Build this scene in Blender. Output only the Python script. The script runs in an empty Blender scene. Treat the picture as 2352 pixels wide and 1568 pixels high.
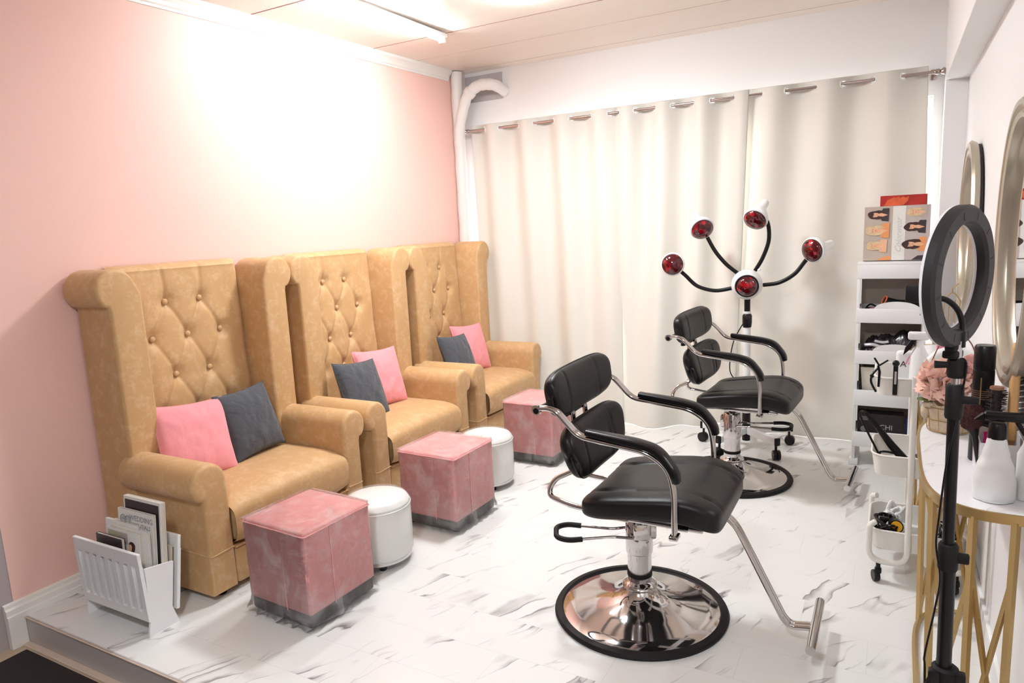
import bpy, bmesh, math, random
from mathutils import Vector, Matrix, noise
PI = math.pi
S = bpy.context.scene
COL = S.collection
random.seed(7)

# ------------------------------------------------------------------ camera
YAW, PIT, ROL, FPX = -0.50802239, -0.16326242, -0.04729169, 1587.6
fw = Vector((math.sin(YAW)*math.cos(PIT), math.cos(YAW)*math.cos(PIT), math.sin(PIT)))
rt = Vector((math.cos(YAW), -math.sin(YAW), 0))
up = rt.cross(fw)
r2 = rt*math.cos(ROL) + up*math.sin(ROL)
u2 = -rt*math.sin(ROL) + up*math.cos(ROL)
cd = bpy.data.cameras.new('camera'); cam = bpy.data.objects.new('camera', cd); COL.objects.link(cam)
cam.matrix_world = Matrix(((r2.x, u2.x, -fw.x, 0), (r2.y, u2.y, -fw.y, 0), (r2.z, u2.z, -fw.z, 1.5), (0, 0, 0, 1)))
cd.sensor_width = 36; cd.lens = FPX/2352*36; cd.clip_start = 0.05
S.camera = cam

# ------------------------------------------------------------------ light
S.view_settings.view_transform = 'Standard'; S.view_settings.look = 'None'
S.view_settings.exposure = 0.64; S.view_settings.gamma = 1
w = bpy.data.worlds.new('world'); S.world = w; w.use_nodes = True
w.node_tree.nodes['Background'].inputs[0].default_value = (0.93, 0.97, 1, 1)
w.node_tree.nodes['Background'].inputs[1].default_value = 2.2

def area(name, loc, rot, sx, sy, power, col=(1, 1, 1)):
    l = bpy.data.lights.new(name, 'AREA'); l.shape = 'RECTANGLE'; l.size = sx; l.size_y = sy
    l.energy = power; l.color = col
    o = bpy.data.objects.new(name, l); COL.objects.link(o); o.location = loc; o.rotation_euler = rot
    return o
area('daylight', (-1.45, 5.75, 1.3), (-PI/2, 0, 0), 3.6, 2.4, 60, (1, 0.98, 0.97))
TUBE_E, ROUND_E = 92, 135

# ------------------------------------------------------------------ materials
MATS = {}
def nodes(name):
    m = bpy.data.materials.new(name); m.use_nodes = True
    nt = m.node_tree; b = nt.nodes['Principled BSDF']
    return m, nt, b
def setp(b, col=None, rough=0.5, metal=0.0, **k):
    if col: b.inputs['Base Color'].default_value = (*col, 1)
    b.inputs['Roughness'].default_value = rough; b.inputs['Metallic'].default_value = metal
    for a, v in k.items():
        b.inputs[a.replace('_', ' ')].default_value = v
def mat(name, col, rough=0.5, metal=0.0, var=0.06, scale=30, bump=0.0, bscale=200, **k):
    """every material: noise-modulated colour and optional fine bump"""
    if name in MATS: return MATS[name]
    m, nt, b = nodes(name); setp(b, col, rough, metal, **k)
    tc = nt.nodes.new('ShaderNodeTexCoord')
    n = nt.nodes.new('ShaderNodeTexNoise'); n.inputs['Scale'].default_value = scale; n.inputs['Detail'].default_value = 4
    nt.links.new(tc.outputs['Object'], n.inputs['Vector'])
    mx = nt.nodes.new('ShaderNodeMix'); mx.data_type = 'RGBA'
    mx.inputs['A'].default_value = (*[c*(1-var) for c in col], 1)
    mx.inputs['B'].default_value = (*[min(1, c*(1+var)) for c in col], 1)
    nt.links.new(n.outputs['Fac'], mx.inputs['Factor']); nt.links.new(mx.outputs['Result'], b.inputs['Base Color'])
    if bump:
        n2 = nt.nodes.new('ShaderNodeTexNoise'); n2.inputs['Scale'].default_value = bscale; n2.inputs['Detail'].default_value = 3
        nt.links.new(tc.outputs['Object'], n2.inputs['Vector'])
        bp = nt.nodes.new('ShaderNodeBump'); bp.inputs['Strength'].default_value = bump; bp.inputs['Distance'].default_value = 0.002
        nt.links.new(n2.outputs['Fac'], bp.inputs['Height']); nt.links.new(bp.outputs['Normal'], b.inputs['Normal'])
    MATS[name] = m
    return m
def emis(name, col, e):
    m, nt, b = nodes(name); setp(b, (0.9, 0.9, 0.9)); b.inputs['Emission Color'].default_value = (*col, 1)
    b.inputs['Emission Strength'].default_value = e
    return m

def marble(name, tiles=True, scale=1.0, strength=1.0, base=(0.76, 0.755, 0.735)):
    m, nt, b = nodes(name); N = nt.nodes.new; L = nt.links.new
    tc = N('ShaderNodeTexCoord'); src = tc.outputs['Object']
    def math_(op, a, b_=None, c=None):
        q = N('ShaderNodeMath'); q.operation = op
        for i, v in enumerate((a, b_, c)):
            if v is None: continue
            if isinstance(v, (int, float)): q.inputs[i].default_value = v
            else: L(v, q.inputs[i])
        return q.outputs[0]
    sep = N('ShaderNodeSeparateXYZ'); L(src, sep.inputs[0])
    vec = src; seam = None
    if tiles:
        TX, TY = 0.305, 0.2015
        fy0 = math_('DIVIDE', math_('SUBTRACT', sep.outputs['Y'], 1.527), TY)
        row = math_('FLOOR', fy0)
        off = math_('ADD', math_('MULTIPLY', row, 0.37), 0.57)
        fx0 = math_('ADD', math_('DIVIDE', sep.outputs['X'], TX*2), off)
        colm = math_('FLOOR', fx0)
        cmb = N('ShaderNodeCombineXYZ'); L(colm, cmb.inputs[0]); L(row, cmb.inputs[1])
        wn = N('ShaderNodeTexWhiteNoise'); wn.noise_dimensions = '3D'; L(cmb.outputs[0], wn.inputs['Vector'])
        sc = N('ShaderNodeVectorMath'); sc.operation = 'SCALE'; L(wn.outputs['Color'], sc.inputs[0]); sc.inputs['Scale'].default_value = 7
        ad = N('ShaderNodeVectorMath'); ad.operation = 'ADD'; L(src, ad.inputs[0]); L(sc.outputs[0], ad.inputs[1])
        vec = ad.outputs[0]
        frx = math_('FRACT', fx0); fry = math_('FRACT', fy0)
        ex = math_('MULTIPLY', math_('MINIMUM', frx, math_('SUBTRACT', 1, frx)), TX*2)
        ey = math_('MULTIPLY', math_('MINIMUM', fry, math_('SUBTRACT', 1, fry)), TY)
        d = math_('MINIMUM', ex, ey)
        seam = math_('LESS_THAN', d, 0.0012)
    mp = N('ShaderNodeMapping'); L(vec, mp.inputs['Vector'])
    mp.inputs['Rotation'].default_value = (0, 0, math.radians(-64)); 
    dn = N('ShaderNodeTexNoise'); dn.inputs['Scale'].default_value = 2.6*scale; dn.inputs['Detail'].default_value = 4.5; dn.inputs['Roughness'].default_value = 0.52
    L(mp.outputs[0], dn.inputs['Vector'])
    mp2 = N('ShaderNodeMapping'); L(mp.outputs[0], mp2.inputs['Vector']); mp2.inputs['Scale'].default_value = (1.15*scale, 8.0*scale, 1)
    av = N('ShaderNodeVectorMath'); av.operation = 'MULTIPLY_ADD'; L(dn.outputs['Color'], av.inputs[0]); av.inputs[1].default_value = (0.3, 1.25, 0.3); L(mp2.outputs[0], av.inputs[2])
    n1 = N('ShaderNodeTexNoise'); n1.inputs['Scale'].default_value = 0.8; n1.inputs['Detail'].default_value = 2.5; n1.inputs['Roughness'].default_value = 0.5; n1.inputs['Distortion'].default_value = 0.35
    L(av.outputs[0], n1.inputs['Vector'])
    # ridge: thin dark lines where noise crosses .5
    r = math_('ABSOLUTE', math_('SUBTRACT', n1.outputs['Fac'], 0.5))
    vein = N('ShaderNodeMapRange'); vein.interpolation_type = 'SMOOTHSTEP'; L(r, vein.inputs['Value'])
    vein.inputs['From Min'].default_value = 0.0; vein.inputs['From Max'].default_value = 0.012; vein.inputs['To Min'].default_value = 1; vein.inputs['To Max'].default_value = 0
    # soft smear on one side of the vein
    sm = N('ShaderNodeMapRange'); L(math_('SUBTRACT', n1.outputs['Fac'], 0.5), sm.inputs['Value'])
    sm.inputs['From Min'].default_value = 0.0; sm.inputs['From Max'].default_value = 0.075; sm.inputs['To Min'].default_value = 1; sm.inputs['To Max'].default_value = 0
    smb = math_('MULTIPLY', math_('GREATER_THAN', math_('SUBTRACT', n1.outputs['Fac'], 0.5), 0), sm.outputs[0])
    mk = N('ShaderNodeTexNoise'); mk.inputs['Scale'].default_value = 3.6*scale; mk.inputs['Detail'].default_value = 2; L(vec, mk.inputs['Vector'])
    mask = N('ShaderNodeMapRange'); L(mk.outputs['Fac'], mask.inputs['Value']); mask.inputs['From Min'].default_value = 0.45; mask.inputs['From Max'].default_value = 0.60
    mk2 = N('ShaderNodeMapRange'); L(mk.outputs['Fac'], mk2.inputs['Value']); mk2.inputs['From Min'].default_value = 0.53; mk2.inputs['From Max'].default_value = 0.66
    tot = math_('ADD', math_('MULTIPLY', math_('MULTIPLY', vein.outputs[0], mask.outputs[0]), 0.5*strength), math_('MULTIPLY', math_('MULTIPLY', smb, mk2.outputs[0]), 0.8*strength))
    tot = math_('MINIMUM', tot, 0.85)
    if seam is not None: tot = math_('MAXIMUM', tot, math_('MULTIPLY', seam, 0.13))
    mx = N('ShaderNodeMix'); mx.data_type = 'RGBA'; mx.inputs['A'].default_value = (*base, 1); mx.inputs['B'].default_value = (0.17, 0.15, 0.155, 1)
    L(tot, mx.inputs['Factor']); L(mx.outputs['Result'], b.inputs['Base Color'])
    setp(b, None, 0.24); b.inputs['Specular IOR Level'].default_value = 0.4
    return m

def velour(name, base, light, rough=0.6, fine=260, sheen=0.15):
    """crushed-velvet upholstery: worn light flecks over a darker ground"""
    m, nt, b = nodes(name); N = nt.nodes.new; L = nt.links.new
    tc = N('ShaderNodeTexCoord')
    n = N('ShaderNodeTexNoise'); n.inputs['Scale'].default_value = 17; n.inputs['Detail'].default_value = 8; n.inputs['Roughness'].default_value = 0.75; n.inputs['Distortion'].default_value = 0.25
    L(tc.outputs['Object'], n.inputs['Vector'])
    rp = N('ShaderNodeMapRange'); rp.inputs['From Min'].default_value = 0.49; rp.inputs['From Max'].default_value = 0.64; L(n.outputs['Fac'], rp.inputs['Value'])
    mx = N('ShaderNodeMix'); mx.data_type = 'RGBA'; mx.inputs['A'].default_value = (*base, 1); mx.inputs['B'].default_value = (*light, 1)
    L(rp.outputs[0], mx.inputs['Factor']); L(mx.outputs['Result'], b.inputs['Base Color'])
    n2 = N('ShaderNodeTexNoise'); n2.inputs['Scale'].default_value = fine; L(tc.outputs['Object'], n2.inputs['Vector'])
    n3 = N('ShaderNodeTexNoise'); n3.inputs['Scale'].default_value = 14; n3.inputs['Detail'].default_value = 3; L(tc.outputs['Object'], n3.inputs['Vector'])
    ad = N('ShaderNodeMath'); ad.operation = 'MULTIPLY_ADD'; L(n3.outputs['Fac'], ad.inputs[0]); ad.inputs[1].default_value = 3.0; L(n2.outputs['Fac'], ad.inputs[2])
    bp = N('ShaderNodeBump'); bp.inputs['Strength'].default_value = 0.25; bp.inputs['Distance'].default_value = 0.002
    L(ad.outputs[0], bp.inputs['Height']); L(bp.outputs['Normal'], b.inputs['Normal'])
    setp(b, None, rough); b.inputs['Sheen Weight'].default_value = sheen; b.inputs['Sheen Roughness'].default_value = 0.4
    return m

def fabric(name, col, rough=0.9, ws=420, wrinkle=0.35, wscale=12, sheen=0.2):
    m, nt, b = nodes(name); N = nt.nodes.new; L = nt.links.new
    tc = N('ShaderNodeTexCoord')
    wv = N('ShaderNodeTexWave'); wv.inputs['Scale'].default_value = ws; wv.inputs['Distortion'].default_value = 3; L(tc.outputs['Object'], wv.inputs['Vector'])
    n = N('ShaderNodeTexNoise'); n.inputs['Scale'].default_value = wscale; n.inputs['Detail'].default_value = 4; n.inputs['Distortion'].default_value = 1.2; L(tc.outputs['Object'], n.inputs['Vector'])
    mx = N('ShaderNodeMix'); mx.data_type = 'RGBA'; mx.inputs['A'].default_value = (*[c*0.88 for c in col], 1); mx.inputs['B'].default_value = (*[min(1, c*1.08) for c in col], 1)
    L(n.outputs['Fac'], mx.inputs['Factor']); L(mx.outputs['Result'], b.inputs['Base Color'])
    b1 = N('ShaderNodeBump'); b1.inputs['Strength'].default_value = wrinkle; b1.inputs['Distance'].default_value = 0.01; L(n.outputs['Fac'], b1.inputs['Height'])
    b2 = N('ShaderNodeBump'); b2.inputs['Strength'].default_value = 0.12; b2.inputs['Distance'].default_value = 0.001; L(wv.outputs['Fac'], b2.inputs['Height']); L(b1.outputs['Normal'], b2.inputs['Normal'])
    L(b2.outputs['Normal'], b.inputs['Normal']); setp(b, None, rough); b.inputs['Sheen Weight'].default_value = sheen
    return m

def curtain_mat():
    m, nt, b = nodes('cream_curtain_cloth'); N = nt.nodes.new; L = nt.links.new
    tc = N('ShaderNodeTexCoord'); mp = N('ShaderNodeMapping'); mp.inputs['Scale'].default_value = (300, 300, 900); L(tc.outputs['Object'], mp.inputs['Vector'])
    n = N('ShaderNodeTexNoise'); n.inputs['Scale'].default_value = 1; L(mp.outputs[0], n.inputs['Vector'])
    mx = N('ShaderNodeMix'); mx.data_type = 'RGBA'; mx.inputs['A'].default_value = (0.735, 0.70, 0.635, 1); mx.inputs['B'].default_value = (0.80, 0.775, 0.72, 1)
    L(n.outputs['Fac'], mx.inputs['Factor']); L(mx.outputs['Result'], b.inputs['Base Color'])
    setp(b, None, 0.85)
    tr = N('ShaderNodeBsdfTranslucent'); tr.inputs['Color'].default_value = (0.86, 0.83, 0.78, 1)
    ms = N('ShaderNodeMixShader'); ms.inputs['Fac'].default_value = 0.16
    L(b.outputs[0], ms.inputs[1]); L(tr.outputs[0], ms.inputs[2]); L(ms.outputs[0], nt.nodes['Material Output'].inputs['Surface'])
    return m

def plastic_wrap(haze=0.24, nm='clear_plastic_film', gl=0.8):
    m, nt, b = nodes(nm); N = nt.nodes.new; L = nt.links.new
    tc = N('ShaderNodeTexCoord'); n = N('ShaderNodeTexNoise'); n.inputs['Scale'].default_value = 7; n.inputs['Detail'].default_value = 6; n.inputs['Roughness'].default_value = 0.6; n.inputs['Distortion'].default_value = 0.9
    L(tc.outputs['Object'], n.inputs['Vector'])
    bp = N('ShaderNodeBump'); bp.inputs['Strength'].default_value = 0.6; bp.inputs['Distance'].default_value = 0.02; L(n.outputs['Fac'], bp.inputs['Height'])
    t = N('ShaderNodeBsdfTransparent'); t.inputs['Color'].default_value = (0.99, 0.99, 0.99, 1)
    g = N('ShaderNodeBsdfGlossy'); g.inputs['Roughness'].default_value = 0.12; L(bp.outputs['Normal'], g.inputs['Normal'])
    fr = N('ShaderNodeFresnel'); fr.inputs['IOR'].default_value = 1.45; L(bp.outputs['Normal'], fr.inputs['Normal'])
    mr = N('ShaderNodeMath'); mr.operation = 'MULTIPLY_ADD'; L(fr.outputs[0], mr.inputs[0]); mr.inputs[1].default_value = gl; mr.inputs[2].default_value = 0.015
    s1 = N('ShaderNodeMixShader'); L(mr.outputs[0], s1.inputs['Fac']); L(t.outputs[0], s1.inputs[1]); L(g.outputs[0], s1.inputs[2])
    d = N('ShaderNodeBsdfDiffuse'); d.inputs['Color'].default_value = (0.9, 0.88, 0.88, 1)
    rp = N('ShaderNodeMapRange'); rp.inputs['From Min'].default_value = 0.5; rp.inputs['From Max'].default_value = 0.68; rp.inputs['To Min'].default_value = 0.03; rp.inputs['To Max'].default_value = haze; L(n.outputs['Fac'], rp.inputs['Value'])
    s2 = N('ShaderNodeMixShader'); L(rp.outputs[0], s2.inputs['Fac']); L(s1.outputs[0], s2.inputs[1]); L(d.outputs[0], s2.inputs[2])
    L(s2.outputs[0], nt.nodes['Material Output'].inputs['Surface'])
    return m
def red_glass():
    m, nt, b = nodes('red_lamp_glass'); N = nt.nodes.new; L = nt.links.new
    tc = N('ShaderNodeTexCoord'); v = N('ShaderNodeTexVoronoi'); v.inputs['Scale'].default_value = 42; L(tc.outputs['Object'], v.inputs['Vector'])
    cr = N('ShaderNodeMapRange'); sp = N('ShaderNodeSeparateColor'); L(v.outputs['Color'], sp.inputs[0]); L(sp.outputs[0], cr.inputs['Value'])
    cr.inputs['From Min'].default_value = 0.72; cr.inputs['From Max'].default_value = 1.0
    mx = N('ShaderNodeMix'); mx.data_type = 'RGBA'; mx.inputs['A'].default_value = (0.07, 0.001, 0.004, 1); mx.inputs['B'].default_value = (0.45, 0.002, 0.012, 1)
    L(cr.outputs[0], mx.inputs['Factor']); L(mx.outputs['Result'], b.inputs['Base Color'])
    setp(b, None, 0.06); b.inputs['Coat Weight'].default_value = 0.6
    return m
def window_glass():
    m, nt, b = nodes('window_glass'); N = nt.nodes.new; L = nt.links.new
    t = N('ShaderNodeBsdfTransparent'); g = N('ShaderNodeBsdfGlossy'); g.inputs['Roughness'].default_value = 0.02
    s = N('ShaderNodeMixShader'); s.inputs['Fac'].default_value = 0.06; L(t.outputs[0], s.inputs[1]); L(g.outputs[0], s.inputs[2])
    L(s.outputs[0], nt.nodes['Material Output'].inputs['Surface']); return m
def ceiling_mat():
    m, nt, b = nodes('ceiling_planks'); N = nt.nodes.new; L = nt.links.new
    tc = N('ShaderNodeTexCoord'); sep = N('ShaderNodeSeparateXYZ'); L(tc.outputs['Object'], sep.inputs[0])
    mp = N('ShaderNodeMapping'); mp.inputs['Scale'].default_value = (1.2, 14, 1); L(tc.outputs['Object'], mp.inputs['Vector'])
    n = N('ShaderNodeTexNoise'); n.inputs['Scale'].default_value = 2.0; n.inputs['Detail'].default_value = 5; L(mp.outputs[0], n.inputs['Vector'])
    mx = N('ShaderNodeMix'); mx.data_type = 'RGBA'; mx.inputs['A'].default_value = (0.80, 0.70, 0.60, 1); mx.inputs['B'].default_value = (0.84, 0.765, 0.69, 1)
    L(n.outputs['Fac'], mx.inputs['Factor']); L(mx.outputs['Result'], b.inputs['Base Color']); setp(b, None, 0.32)
    return m

M = dict(
    pink_wall=mat('pink_wall_paint', (0.85, 0.545, 0.475), 0.6, var=0.015, scale=60, bump=0.08, bscale=300),
    white_wall=mat('white_wall_paint', (0.86, 0.855, 0.855), 0.6, var=0.01, bump=0.05), dim_wall=mat('taupe_wall_paint', (0.24, 0.20, 0.19), 0.7, var=0.02),
    grey_wall=mat('mauve_grey_wall_paint', (0.42, 0.36, 0.36), 0.7, var=0.02),
    grey_patch=mat('grey_wall_recess', (0.50, 0.47, 0.48), 0.8, var=0.15, scale=20), trim=mat('white_trim_paint', (0.80, 0.77, 0.73), 0.45, var=0.02),
    ceiling=ceiling_mat(), marble=marble('marble_tile_floor'), marble_top=marble('marble_table_top', False, 2.2, 0.35, (0.86, 0.85, 0.87)),
    seam=mat('ceiling_seam_dark', (0.25, 0.13, 0.12), 0.8), darkmat=mat('dark_brown_doormat', (0.020, 0.014, 0.013), 0.95, var=0.5, scale=300, bump=0.5, bscale=500),
    lowfloor=mat('beige_lower_floor', (0.55, 0.42, 0.30), 0.6), step=mat('step_riser_laminate', (0.50, 0.45, 0.43), 0.4, var=0.05, scale=8), stepedge=mat('step_edge_strip', (0.66, 0.52, 0.42), 0.3),
    tan=velour('tan_crushed_velvet', (0.56, 0.335, 0.15), (0.64, 0.42, 0.225)),
    tanb=mat('tan_button_cloth', (0.58, 0.36, 0.17), 0.6, bump=0.2), black=mat('black_plastic', (0.006, 0.005, 0.006), 0.32, Specular_IOR_Level=0.3),
    rubber=mat('black_rubber', (0.008, 0.007, 0.007), 0.6, Specular_IOR_Level=0.25), leather=mat('black_leather', (0.008, 0.007, 0.007), 0.36, var=0.2, scale=80, bump=0.25, bscale=500, Specular_IOR_Level=0.3),
    chrome=mat('polished_chrome', (0.60, 0.575, 0.57), 0.07, 1.0, var=0.02), steel=mat('brushed_steel', (0.62, 0.60, 0.60), 0.25, 1.0),
    pinkvel=velour('pink_ottoman_velvet', (0.82, 0.36, 0.35), (0.87, 0.50, 0.49), 0.7, sheen=0.3), film=plastic_wrap(), film2=plastic_wrap(0.04, 'smooth_plastic_film', 0.25),
    whitevinyl=mat('white_vinyl', (0.83, 0.82, 0.79), 0.3, var=0.02, bump=0.2, bscale=40), greybase=mat('dark_base_cloth', (0.07, 0.06, 0.055), 0.9),
    pinkcloth=fabric('pink_cushion_cloth', (0.86, 0.31, 0.34)), greycloth=fabric('charcoal_cushion_cloth', (0.062, 0.066, 0.078), wrinkle=0.9, wscale=14),
    curtain=curtain_mat(), white=mat('white_plastic', (0.80, 0.80, 0.80), 0.3, var=0.01), cream=mat('cream_powder_coat', (0.78, 0.755, 0.71), 0.4, var=0.01),
    whitepaint=mat('white_painted_wood', (0.80, 0.79, 0.79), 0.4, var=0.02), redglass=red_glass(),
    gold=mat('brushed_gold_metal', (0.50, 0.35, 0.15), 0.32, 0.75, var=0.05), goldframe=mat('champagne_gold_frame', (0.46, 0.41, 0.325), 0.3, 0.5, var=0.05),
    mirror=mat('mirror_silver', (0.92, 0.92, 0.92), 0.015, 1.0, var=0.0), glass=window_glass(),
    paper=mat('white_paper', (0.78, 0.76, 0.72), 0.6), page=mat('page_edges', (0.55, 0.49, 0.42), 0.8, var=0.2, scale=400),
    coverblack=mat('dark_cover', (0.035, 0.022, 0.026), 0.4), ink=mat('grey_ink', (0.30, 0.29, 0.30), 0.6), inkdark=mat('dark_ink', (0.03, 0.02, 0.02), 0.6),
    greenink=mat('green_print', (0.40, 0.50, 0.16), 0.6), skin=mat('printed_skin', (0.80, 0.45, 0.27), 0.6, var=0.15), blond=mat('printed_blond', (0.68, 0.50, 0.30), 0.6, var=0.25, scale=60),
    darkhair=mat('printed_dark_hair', (0.05, 0.018, 0.016), 0.6), greybg=mat('printed_grey_beige', (0.50, 0.42, 0.36), 0.6, var=0.05), greybg2=mat('printed_mauve_grey', (0.52, 0.46, 0.44), 0.6, var=0.05),
    orange=mat('printed_orange', (0.80, 0.32, 0.12), 0.6), redbox=mat('printed_red', (0.42, 0.02, 0.012), 0.4, var=0.6, scale=18), flame=mat('printed_flame', (0.80, 0.13, 0.04), 0.5, var=0.4, scale=30),
    coral=mat('coral_petals', (0.94, 0.58, 0.48), 0.7, var=0.18, scale=14), coral2=mat('pale_pink_petals', (0.93, 0.56, 0.53), 0.7, var=0.12, scale=14), green=mat('leaf_green', (0.10, 0.13, 0.03), 0.6, var=0.3),
    burlap=mat('burlap_cloth', (0.62, 0.50, 0.36), 0.95, var=0.2, scale=150, bump=0.8, bscale=350), wood=mat('light_wood', (0.62, 0.36, 0.15), 0.45, var=0.15, scale=12),
    maroon=mat('maroon_bristles', (0.055, 0.012, 0.010), 0.8, var=0.5, scale=200), bristle=mat('black_bristles', (0.02, 0.012, 0.01), 0.7, var=0.5, scale=100), magenta=mat('magenta_liquid', (0.42, 0.01, 0.12), 0.2),
    acrylic=mat('frosted_acrylic', (0.76, 0.74, 0.76), 0.2, var=0.01), blue=mat('blue_plastic', (0.10, 0.17, 0.55), 0.4), yellow=mat('yellow_disc', (0.85, 0.42, 0.01), 0.5),
    blackcloth=mat('glossy_black_cape_cloth', (0.022, 0.015, 0.022), 0.25, var=0.4, scale=20, bump=0.6, bscale=30), silver=mat('silver_print', (0.55, 0.53, 0.55), 0.3, 0.4), ringdiff=mat('ring_light_diffuser', (0.80, 0.79, 0.83), 0.35, var=0.01),
    tick=mat('dark_tick', (0.004, 0.004, 0.004), 0.6), ringblack=mat('matte_black_plastic', (0.020, 0.018, 0.019), 0.5, var=0.1, bump=0.15, Specular_IOR_Level=0.4), brown=mat('brown_handle', (0.25, 0.12, 0.07), 0.4),
    pinkp=mat('pink_print', (0.75, 0.25, 0.38), 0.5), nickel=mat('nickel_rod', (0.50, 0.42, 0.40), 0.2, 1.0), wrap=mat('pipe_wrap', (0.80, 0.77, 0.75), 0.5, var=0.02),
    tubeglow=emis('tube_glow', (0.93, 0.972, 1.0), TUBE_E), roundglow=emis('round_glow', (0.93, 0.972, 1.0), ROUND_E),
    backboard=mat('shade_toned_backboard', (0.52, 0.44, 0.37), 0.8, var=0.06), beige=mat('beige_bin', (0.70, 0.655, 0.57), 0.5, var=0.02),
)

# ------------------------------------------------------------------ mesh helpers
class MB:
    def __init__(s): s.v = []; s.f = []
    def add(s, vs, fs, T=None):
        o = len(s.v)
        s.v += [tuple(T @ Vector(p)) if T else tuple(p) for p in vs]
        s.f += [tuple(i+o for i in f) for f in fs]
        return s
    def box(s, c, d, r=0.0, seg=2, T=None):
        bm = bmesh.new(); bmesh.ops.create_cube(bm, size=1)
        for q in bm.verts: q.co = Vector((q.co.x*d[0], q.co.y*d[1], q.co.z*d[2]))
        if r > 0: bmesh.ops.bevel(bm, geom=bm.edges[:], offset=min(r, min(d)*0.49), segments=seg, affect='EDGES', profile=0.5)
        for q in bm.verts: q.co += Vector(c)
        bm.verts.index_update()
        s.add([q.co[:] for q in bm.verts], [[q.index for q in f.verts] for f in bm.faces], T); bm.free(); return s
    def lathe(s, prof, n=32, T=None, cap=True):
        vs = []; fs = []
        for r, z in prof:
            for i in range(n):
                a = 2*PI*i/n; vs.append((r*math.cos(a), r*math.sin(a), z))
        for j in range(len(prof)-1):
            for i in range(n):
                k = (i+1) % n; fs.append((j*n+i, j*n+k, (j+1)*n+k, (j+1)*n+i))
        if cap:
            fs.append(tuple(range(n-1, -1, -1))); m = (len(prof)-1)*n; fs.append(tuple(m+i for i in range(n)))
        return s.add(vs, fs, T)
    def tube(s, pts, r, n=10, closed=False, T=None, cap=True):
        P = [Vector(p) for p in pts]; m = len(P)
        rs = r if isinstance(r, (list, tuple)) else [r]*m
        vs = []; fs = []; nrm = None
        for i in range(m):
            if closed: t = (P[(i+1) % m]-P[i-1]).normalized()
            else: t = (P[min(i+1, m-1)]-P[max(i-1, 0)]).normalized()
            if nrm is None:
                a = Vector((0, 0, 1)) if abs(t.z) < 0.9 else Vector((0, 1, 0)); nrm = (a - t*a.dot(t)).normalized()
            else:
                nrm = nrm - t*nrm.dot(t)
                nrm = nrm.normalized() if nrm.length > 1e-6 else t.orthogonal().normalized()
            b = t.cross(nrm)
            for k in range(n):
                a = 2*PI*k/n; vs.append(P[i] + (nrm*math.cos(a)+b*math.sin(a))*rs[i])
        for i in range(m if closed else m-1):
            j = (i+1) % m
            for k in range(n):
                l = (k+1) % n; fs.append((i*n+k, i*n+l, j*n+l, j*n+k))
        if cap and not closed:
            fs.append(tuple(range(n-1, -1, -1))); fs.append(tuple((m-1)*n+k for k in range(n)))
        return s.add(vs, fs, T)
    def grid(s, fn, nu, nv, T=None, closeu=False, closev=False):
        vs = [fn(i/(nu if closeu else nu-1), j/(nv if closev else nv-1)) for j in range(nv) for i in range(nu)]
        fs = []
        for j in range(nv if closev else nv-1):
            for i in range(nu if closeu else nu-1):
                a = i; b = (i+1) % nu; c = (j+1) % nv
                fs.append((j*nu+a, j*nu+b, c*nu+b, c*nu+a))
        return s.add(vs, fs, T)
    def prism(s, prof, x0, x1, r=0.015, T=None, seg=4):
        """2-D outline (y,z) extruded along x with rounded ends"""
        n = len(prof); P = [Vector((p[0], p[1])) for p in prof]
        A = sum(P[i].x*P[(i+1) % n].y-P[(i+1) % n].x*P[i].y for i in range(n))
        N = []
        for i in range(n):
            e1 = (P[i]-P[i-1]); e2 = (P[(i+1) % n]-P[i])
            a = Vector((e1.y, -e1.x)); b = Vector((e2.y, -e2.x))
            if a.length > 0: a.normalize()
            if b.length > 0: b.normalize()
            q = (a+b); q = q.normalized() if q.length > 1e-5 else a
            N.append(q*(1 if A > 0 else -1))
        rings = []
        for k in range(seg+1):
            a = PI/2*k/seg; rings.append((x0+r*(1-math.sin(a)), r*(1-math.cos(a))))
        rings = rings
        L = [(x0 + r*(1-math.cos(PI/2*k/seg)), r*(1-math.sin(PI/2*k/seg))) for k in range(seg+1)]
        R = [(x1 - r*(1-math.cos(PI/2*k/seg)), r*(1-math.sin(PI/2*k/seg))) for k in range(seg, -1, -1)]
        vs = []; fs = []; rr = L+R
        for x, ins in rr:
            for i in range(n): q = P[i]-N[i]*ins; vs.append((x, q.x, q.y))
        for j in range(len(rr)-1):
            for i in range(n): k = (i+1) % n; fs.append((j*n+i, j*n+k, (j+1)*n+k, (j+1)*n+i))
        fs.append(tuple(range(n-1, -1, -1))); m = (len(rr)-1)*n; fs.append(tuple(m+i for i in range(n)))
        return s.add(vs, fs, T)
    def ball(s, c, r, n=20, T=None, sc=(1, 1, 1)):
        vs = []; fs = []; m = n//2
        for j in range(1, m):
            p = PI*j/m
            for i in range(n):
                a = 2*PI*i/n; vs.append((c[0]+r*sc[0]*math.sin(p)*math.cos(a), c[1]+r*sc[1]*math.sin(p)*math.sin(a), c[2]+r*sc[2]*math.cos(p)))
        for j in range(m-2):
            for i in range(n): k = (i+1) % n; fs.append((j*n+i, (j+1)*n+i, (j+1)*n+k, j*n+k))
        vs.append((c[0], c[1], c[2]+r*sc[2])); vs.append((c[0], c[1], c[2]-r*sc[2])); t = len(vs)-2
        for i in range(n):
            k = (i+1) % n; fs.append((t, i, k)); fs.append((t+1, (m-2)*n+k, (m-2)*n+i))
        return s.add(vs, fs, T)
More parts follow.
